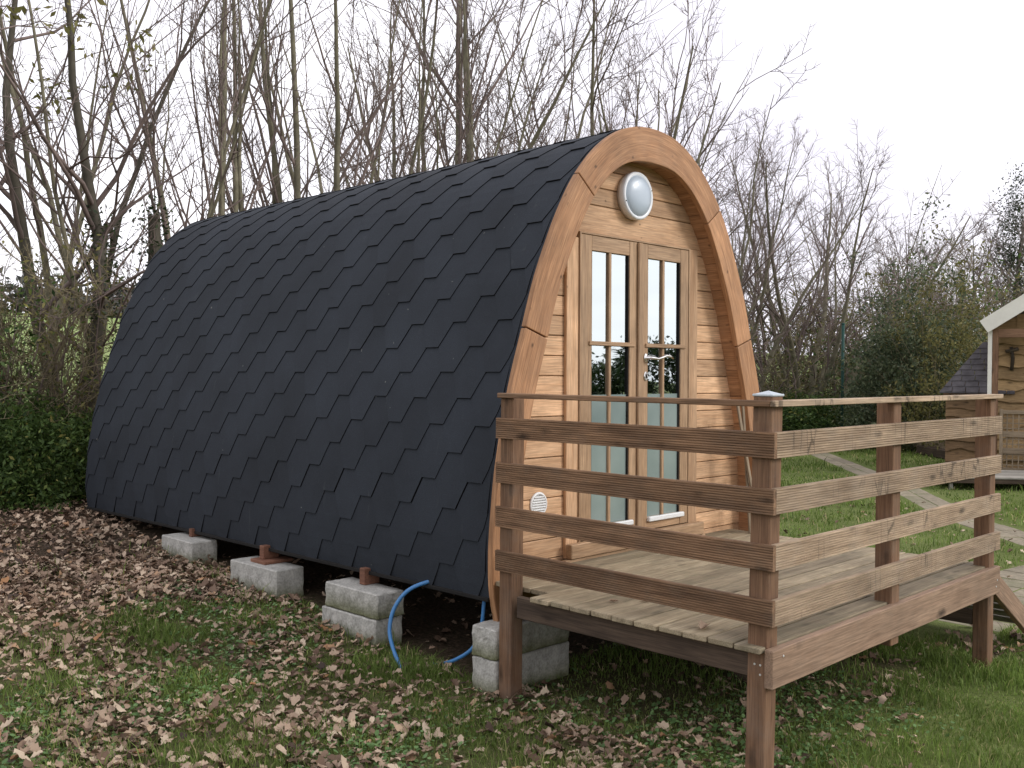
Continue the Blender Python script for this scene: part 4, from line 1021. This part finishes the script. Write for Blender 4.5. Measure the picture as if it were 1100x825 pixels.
for i, (u, bk, h, wd) in enumerate([(822, -.5, 1.3, 'dark low bramble beside the right arch foot'), (850, -.6, 1.4, 'low bramble right of the corner post cap'), (880, -.5, 1.2, 'low bramble below the large fan-shaped tree'), (915, -.6, 1.4, 'low bramble right of the green pole'), (945, -.4, 1.5, 'low bramble behind the middle railing post')]):
    o = plant(br, u, bk, h, i * 1.7 + .5, wd, 1.6)
# evergreen shrubs on the right
ev = make_leafy('evergreen_shrub', 95, 1.7, 1.5, 4.4, 15000, .05, 'evergreen', 260, 'shrub', 'shrub', 'evergreen shrubs left of the hut')
ev2 = make_leafy('evergreen_shrub', 96, 1.6, 1.4, 4.0, 11000, .045, 'oldleaf', 220, 'shrub', 'shrub', 'evergreen shrubs left of the hut')
for i, (p, u, t, h, rz, lb) in enumerate([(ev, 960, 27.5, 4.1, 0, 'dark evergreen shrub farthest left of the group'), (ev, 992, 26.5, 4.8, 2, 'tallest dark evergreen shrub, in the middle of the group'), (ev2, 1020, 25.5, 4.6, 1, 'yellower green shrub against the tiled lean-to roof')]):
    l_ = at_depth(u, t)
    first = p.name not in used; used[p.name] = 1
    (place if first else copy_tree)(p, (l_[0], l_[1], -.2), rz, h / p['h'], lb)
# pollarded ivy stumps on the left
for i, (u, bk, top, lb) in enumerate([(103, .5, 3.75, 'ivy-covered pollard stump left of the pod, the thicker one'), (166, .7, 4.0, 'ivy-covered pollard stump behind the pod roof edge')]):
    loc, t_ = spot(u, bk); t = thing('pollard_stump', lb, 'tree stump', loc, 'ivy-covered pollard stumps'); h = top - loc[2]
    P, Rr = grow(RNG, np.array([[0, 0, -.1]]), np.array([[.04, .02, 1.]]), np.array([h]), np.array([.10]), np.array([.085]), 9, .05, .05); v, f = tubes(P, Rr, 8); np_mesh('trunk', v, f, M['barkdark'], parent=t, smooth=True)
    n = 26; s_ = spawn(RNG, P, Rr, np.array([h]), n, .6, 1, 30, 80, .18, .3, .2); P1, R1 = grow(RNG, s_[0], s_[1], s_[2], np.full(n, .012), np.full(n, .004), 5, .15, .05); v, f = tubes(P1, R1, 4); np_mesh('shoots', v, f, M['twig'], parent=t)
    q = P[0][P[0][:, 2] > h * .55]; v, f, rv = leafcloud(RNG, q, 700, .035, .14); np_mesh('ivy', v, f, M['ivy'], rv, t)
# distant wood on the crest of the field
rg = np.random.default_rng(8); C = []
for i in range(420):
    x = rg.uniform(-140, 260); y = HY(x) + 150 + rg.uniform(0, 12); C.append((x, y, g1(x, y) + rg.uniform(0, 4.5)))
v, f, rv = leafcloud(rg, np.array(C), 26000, .9, 1.5); o = np_mesh('distant_wood', v, f, M['farwood'], rv); tag(o, 'grey distant wood along the crest of the field', 'wood', kind='stuff')
# stand-in hedge added out of view, so the door glass mirrors a dark treeline
hd = thing('standin_hedge', 'dense dark stand-in hedge added outside the picture as the treeline mirrored in the door glass', 'hedge', (24, -16, -.17))
C = np.stack([rg.uniform(-20, 20, 1500), rg.normal(0, .5, 1500), rg.uniform(0, 1, 1500) * 2.7], 1); C[:, 2] *= 1 + .25 * np.sin(C[:, 0] * .7) + .1 * np.sin(C[:, 0] * 2.3); v, f, rv = leafcloud(rg, C, 80000, .095, .2)
an = math.atan2(12, 18); v = v @ np.array([[math.cos(an), math.sin(an), 0], [-math.sin(an), math.cos(an), 0], [0, 0, 1]]); np_mesh('foliage', v, f, M['ivy'], rv, hd)

# ------------------------------------------------------------------ green pole
l_ = at_depth(905, 28.5); mb = MB(); mb.tube([(l_[0], l_[1], -.3), (l_[0], l_[1], 3.25)], .045, 10); mb.lathe((l_[0], l_[1], 3.25), (0, 0, 1), [(.052, 0), (.05, .02), (.02, .04)], 10)
o = mb.build('fence_post', M['greenmetal'], None, True); recentre(o, (l_[0], l_[1], -.17)); tag(o, 'tall thin green metal post standing in front of the bare trees', 'post')

# ------------------------------------------------------------------ hut on the right
HD = 20.0; HP = at_depth(1064, HD); S = HD / F
hx = Vector((.27, -.963, 0)).normalized(); hy = Vector((.963, .27, 0)).normalized()   # right along the gable, depth
def HM(x=0, y=0, z=0):
    mt = Matrix((hx, hy, Vector((0, 0, 1)))).transposed().to_4x4(); mt.translation = Vector((HP[0], HP[1], 0)) + hx * x + hy * y + Vector((0, 0, z)); return mt
K = 1 / (RT.dot(hx))        # local metres per screen metre
def ux(u, d=0): return (u - 1064) * S * K
def vz(v, u=1080): return CZ - (v - 402) * S
hut = thing('garden_hut', 'golden wavy-edge clad hut with a cream barge board at the right edge', 'hut', (HP[0], HP[1], -.17))
H0 = HM()
mb = MB()
W = 4.4; rz = random.Random(9)
def waney(mb, x0, x1, z0, z1, y, n=10):
    """one clapboard with an uneven lower edge"""
    vs = []; k = max(4, int((x1 - x0) / .14)); ph = rz.uniform(0, 6); o = rz.uniform(0, 30)
    for i in range(k + 1):
        x = x0 + (x1 - x0) * i / k; lo = z0 - .03 + .035 * math.sin(x * 5.1 + ph) + .02 * math.sin(x * 11 + ph * 2) + rz.uniform(-.014, .014)
        for (zz, yy) in ((lo, y - .085), (z1, y - .012), (lo, y - .012)): vs.append((H0 @ Vector((x, yy, zz)), (x + o, zz + o, yy)))
    fs = []
    for i in range(k):
        a = i * 3; fs += [(a, a + 3, a + 4, a + 1), (a + 2, a + 5, a + 3, a)]
    mb.add([q[0] for q in vs], fs, [q[1] for q in vs])
z = -.1; k = 0
wx0, wx1 = ux(1067), W
while z < 2.75: waney(mb, wx0, wx1, z, z + .26, 0.12); z += .235
mb.box((wx0, .11, -.15), (wx1, .17, 2.85), 0, mat=H0)
mb.build('front_wall', M['hutclad'], hut)
mb = MB(); mb.box((wx0, .2, -.15), (wx0 + .05, 3.2, 2.7), 1, mat=H0); mb.box((W - .05, .2, -.15), (W, 3.2, 2.7), 1, mat=H0); mb.box((wx0, 3.15, -.15), (W, 3.2, 2.7), 0, mat=H0); mb.build('side_wall', M['hutclad'], hut)
mb = MB(); mb.box((ux(1063), -.62, -.17), (ux(1066.5), -.50, 2.78), 2, mat=H0); mb.build('corner_post', M['canvas'], hut)
mb = MB(); mb.box((ux(1066.5) + .004, -.6, -.17), (ux(1066.5) + .11, -.48, 2.72), 2, mat=H0); mb.build('porch_post', M['hutbeam'], hut)
mb = MB(); mb.box((ux(1067), -.58, vz(362)), (W, -.48, vz(353)), 0, mat=H0); mb.build('porch_beam', M['hutbeam'], hut)
# roof
tip = Vector((ux(1052) + .24, 0, vz(357))); rid = Vector((2.3, 0, vz(357) + (2.3 - ux(1052)) * .60)); far_ = Vector((2 * 2.3 - ux(1052), 0, tip.z))
def slab(mb, a, b, y0, y1, th, lift):
    d = (b - a).normalized(); n = Vector((-d.z, 0, d.x)) * (1 if d.x > 0 else 1); n = n if n.z > 0 else -n
    P_ = []
    for (q, h_) in ((a, lift), (b, lift), (b, lift + th), (a, lift + th)):
        for yy in (y0, y1): P_.append(q + n * h_ + Vector((0, yy, 0)))
    vs = [H0 @ p for p in P_]; mb.add(vs, [(0, 2, 4, 6), (7, 5, 3, 1), (0, 1, 3, 2), (2, 3, 5, 4), (4, 5, 7, 6), (6, 7, 1, 0)], [(p.x, p.y, p.z) for p in P_])
mb = MB(); slab(mb, tip, rid, -.69, 3.4, .05, .16); slab(mb, rid, far_, -.69, 3.4, .05, .16); mb.build('roof', M['tile'], hut)
mb = MB(); slab(mb, tip, rid, -.69, 3.3, .02, .12); slab(mb, rid, far_, -.69, 3.3, .02, .12); mb.build('soffit', M['hutbeam'], hut)
mb = MB(); slab(mb, tip, rid, -.75, -.70, .27, 0); slab(mb, rid, far_, -.75, -.70, .27, 0); mb.build('barge_board', M['canvas'], hut)
mb = MB(); z = 2.78
while z < rid.z - .1:
    x0 = tip.x + (z - tip.z) / .6 + .25; waney(mb, max(x0, wx0), min(4.6 - x0, W + .2), z, z + .26, .12); z += .235
mb.build('gable_wall', M['hutclad'], hut)
def branch(pts, rad, name, lb):
    mb = MB(); t = thing(name, lb, 'ornament', tuple(H0 @ Vector(pts[0][0])), 'rustic branch ornaments on the hut wall')
    for pl in pts:
        mb = MB(); mb.tube([H0 @ Vector(q) for q in pl], rad, 8); mb.build('branch', M['branchwood'], t, True)
Xo = ux(1081)
branch([[(Xo, .04, vz(371)), (Xo + .03, .04, vz(383)), (Xo + .01, .04, vz(396))], [(Xo - .10, .035, vz(376)), (Xo + .13, .035, vz(373))]], .035, 'branch_ornament', 'small cross of rough branches fixed to the hut wall')
Xo = ux(1093)
branch([[(Xo, .03, vz(359)), (Xo + .18, .03, vz(368)), (Xo + .4, .03, vz(370))]], .035, 'branch_ornament', 'slanting rough branch fixed high on the hut wall')
# lean-to with tiles
ln_ = thing('lean_to_shed', 'low brown shed with a purple-grey tiled roof between shrubs and hut', 'shed', tuple(H0 @ Vector((ux(1040), 1.2, -.17))))
mb = MB(); x0, x1 = ux(1027) - .05, ux(1066); z = -.17; yb = .25
while z < vz(421): waney(mb, x0, x1 + .3, z + .03, z + .30, yb); z += .22
mb.box((x0 + .01, yb + .001, -.17), (x1 + .3, yb + .05, vz(420)), 0, mat=H0); mb.build('wall', M['leanclad'], ln_)
mb = MB()
zb, zt = vz(421), vz(366); rows = 9
for r_ in range(rows):
    t0, t1 = r_ / rows, (r_ + 1.35) / rows
    xl = x0 - .12 + (t0) * .72; x = xl - (.10 if r_ % 2 else 0); 
    while x < x1 + .35:
        xe = min(x + .25, x1 + .4); zz0 = zb + (zt - zb) * t0; zz1 = zb + (zt - zb) * t1; y0 = yb - .25 + 1.0 * t0; y1 = yb - .25 + 1.0 * t1; j = rz.uniform(-.012, .012)
        vs = [H0 @ Vector(p) for p in ((x + .006, y0, zz0 + .03 + j), (xe - .006, y0, zz0 + .03 - j), (xe - .006, y1, zz1), (x + .006, y1, zz1), (x + .006, y0, zz0 - .005), (xe - .006, y0, zz0 - .005))]
        vs = [(H0 @ Vector((max((H0.inverted() @ q).x, xl + ((H0.inverted() @ q).z - zz0) / (zt - zb) * .72), (H0.inverted() @ q).y, (H0.inverted() @ q).z))) for q in vs]; mb.add(vs, [(0, 1, 2, 3), (4, 5, 1, 0), (4, 0, 3), (5, 2, 1)], rnd=rz.random()); x += .25
mb.build('tiled_roof', M['tile'], ln_)
mb = MB(); mb.box((x0 - .05, yb - .02, zb - .05), (x1 + .3, yb + .8, zb - .008), 0, mat=H0); mb.build('eaves_board', M['hutbeam'], ln_)
# lattice fence in front of the hut
lf = thing('lattice_fence', 'pale square-lattice fence panel in front of the hut', 'fence', tuple(H0 @ Vector((1, -1.0, -.17))))
lx0, lx1 = ux(1077), 3.6; zt, zb = vz(437), vz(499); yl = -.9
mb = MB(); mb.box((lx0, yl - .03, zt - .07), (lx1, yl + .03, zt), 0, mat=H0); mb.box((lx0, yl - .03, zb), (lx1, yl + .03, zb + .06), 0, mat=H0)
for v_ in (462, 479): mb.box((lx0, yl - .03, vz(v_ + 2.5)), (lx1, yl - .008, vz(v_ - 3.5)), 0, mat=H0)
mb.box((lx0 - .06, yl - .035, -.17), (lx0, yl + .035, zt + .02), 2, mat=H0); mb.build('frame', M['lattice'], lf)
mb = MB(); x = lx0 + .06
while x < lx1: mb.box((x, yl - .006, zb + .05), (x + .022, yl + .002, zt - .06), 2, c=.001, mat=H0); x += .10
z = zb + .1
while z < zt - .07: mb.box((lx0, yl + .003, z), (lx1, yl + .011, z + .022), 0, c=.001, mat=H0); z += .10
mb.build('lattice', M['lattice'], lf)
# low platform and sleepers
q0 = at_depth(1016, 17.2)
pf = thing('low_platform', 'low grey plank platform standing on short legs on the lawn at the right', 'platform', (q0[0], q0[1], -.17))
px_ = Vector((.62, -.785, 0)); py_ = Vector((.785, .62, 0)); PM = Matrix((px_, py_, Vector((0, 0, 1)))).transposed().to_4x4(); PM.translation = Vector((q0[0], q0[1], 0))
mb = MB()
for k in range(10): mb.box((0 + random.uniform(-.02, .02), k * .15, .03), (3.6, k * .15 + .142, .058), 0, mat=PM)
mb.build('planks', M['grey'], pf)
mb = MB(); mb.box((.02, .01, -.05), (3.55, .045, .027), 0, mat=PM); mb.box((.02, .05, -.05), (.06, 1.4, .027), 1, mat=PM); mb.build('frame', M['under'], pf)
for (a_, b_) in ((.1, .05), (1.75, .05), (3.4, .05), (.1, 1.3)):
    mb = MB(); mb.box((a_, b_ + .0, -.25), (a_ + .06, b_ + .06, -.052), 2, mat=PM); mb.build('leg', M['grey'], pf)
a_, b_ = at_depth(990, 25), at_depth(1052, 22)
mb = MB(); mb.beam((a_[0], a_[1], -.06), (b_[0], b_[1], -.06), .22, .22, c=.02); o = mb.build('sleeper', M['under']); recentre(o, (a_[0], a_[1], -.17)); tag(o, 'dark timber sleeper edging the lawn below the lean-to', 'sleeper', 'edging timbers at the end of the lawn')
a_, b_ = at_depth(985, 25.8), at_depth(1052, 22.7)
mb = MB(); mb.beam((a_[0], a_[1], .1), (b_[0], b_[1], .1), .2, .30, c=.02); o = mb.build('sleeper', M['lattice']); recentre(o, (a_[0], a_[1], -.17)); tag(o, 'pale upper timber behind the dark sleeper', 'sleeper', 'edging timbers at the end of the lawn')

# ------------------------------------------------------------------ world and light
w = bpy.data.worlds.new('World'); SC.world = w; w.use_nodes = True; nt = w.node_tree; nt.nodes.clear()
SUN = Vector((.50, -.78, .50)).normalized(); elev = math.asin(SUN.z); azi = math.atan2(SUN.x, SUN.y)
out = nt.nodes.new('ShaderNodeOutputWorld'); bg = nt.nodes.new('ShaderNodeBackground'); bg.inputs[1].default_value = .12; L(nt, bg.outputs[0], out.inputs[0])
sky = nt.nodes.new('ShaderNodeTexSky'); sky.sky_type = 'NISHITA'; sky.sun_disc = False; sky.sun_elevation = elev; sky.sun_rotation = azi; sky.dust_density = 3
tc = N(nt, 'ShaderNodeTexCoord'); mp = N(nt, 'ShaderNodeMapping'); mp.inputs['Scale'].default_value = (1, 1, 3.5); L(nt, tc.outputs['Generated'], mp.inputs[0])
n = N(nt, 'ShaderNodeTexNoise', Scale=1.7, Detail=5.0, Roughness=.55); L(nt, mp.outputs[0], n.inputs[0])
cl = ramp(nt, n.outputs[0], [(.34, (9.0, 8.7, 9.7)), (.5, (10.9, 10.7, 11.5)), (.68, (13.3, 13.2, 13.8))])
mx = mul(nt, sky.outputs[0], cl.outputs[0], .93, 'MIX'); L(nt, mx.outputs[2], bg.inputs[0])
sl = bpy.data.lights.new('sun', 'SUN'); sl.energy = 1.95; sl.angle = R(18); sl.color = (1, .97, .93)
so = bpy.data.objects.new('sun', sl); so.rotation_euler = SUN.to_track_quat('Z', 'Y').to_euler(); COL.objects.link(so)

SC.view_settings.view_transform = 'Standard'; SC.view_settings.look = 'None'; SC.view_settings.exposure = 0; SC.view_settings.gamma = 1
SC.render.engine = 'CYCLES'; SC.cycles.use_denoising = True; SC.cycles.max_bounces = 7; SC.cycles.transparent_max_bounces = 16; SC.cycles.caustics_reflective = False; SC.cycles.caustics_refractive = False
for o in bpy.data.objects:
    if '_o' in o: del o['_o']
    if 'h' in o: del o['h']
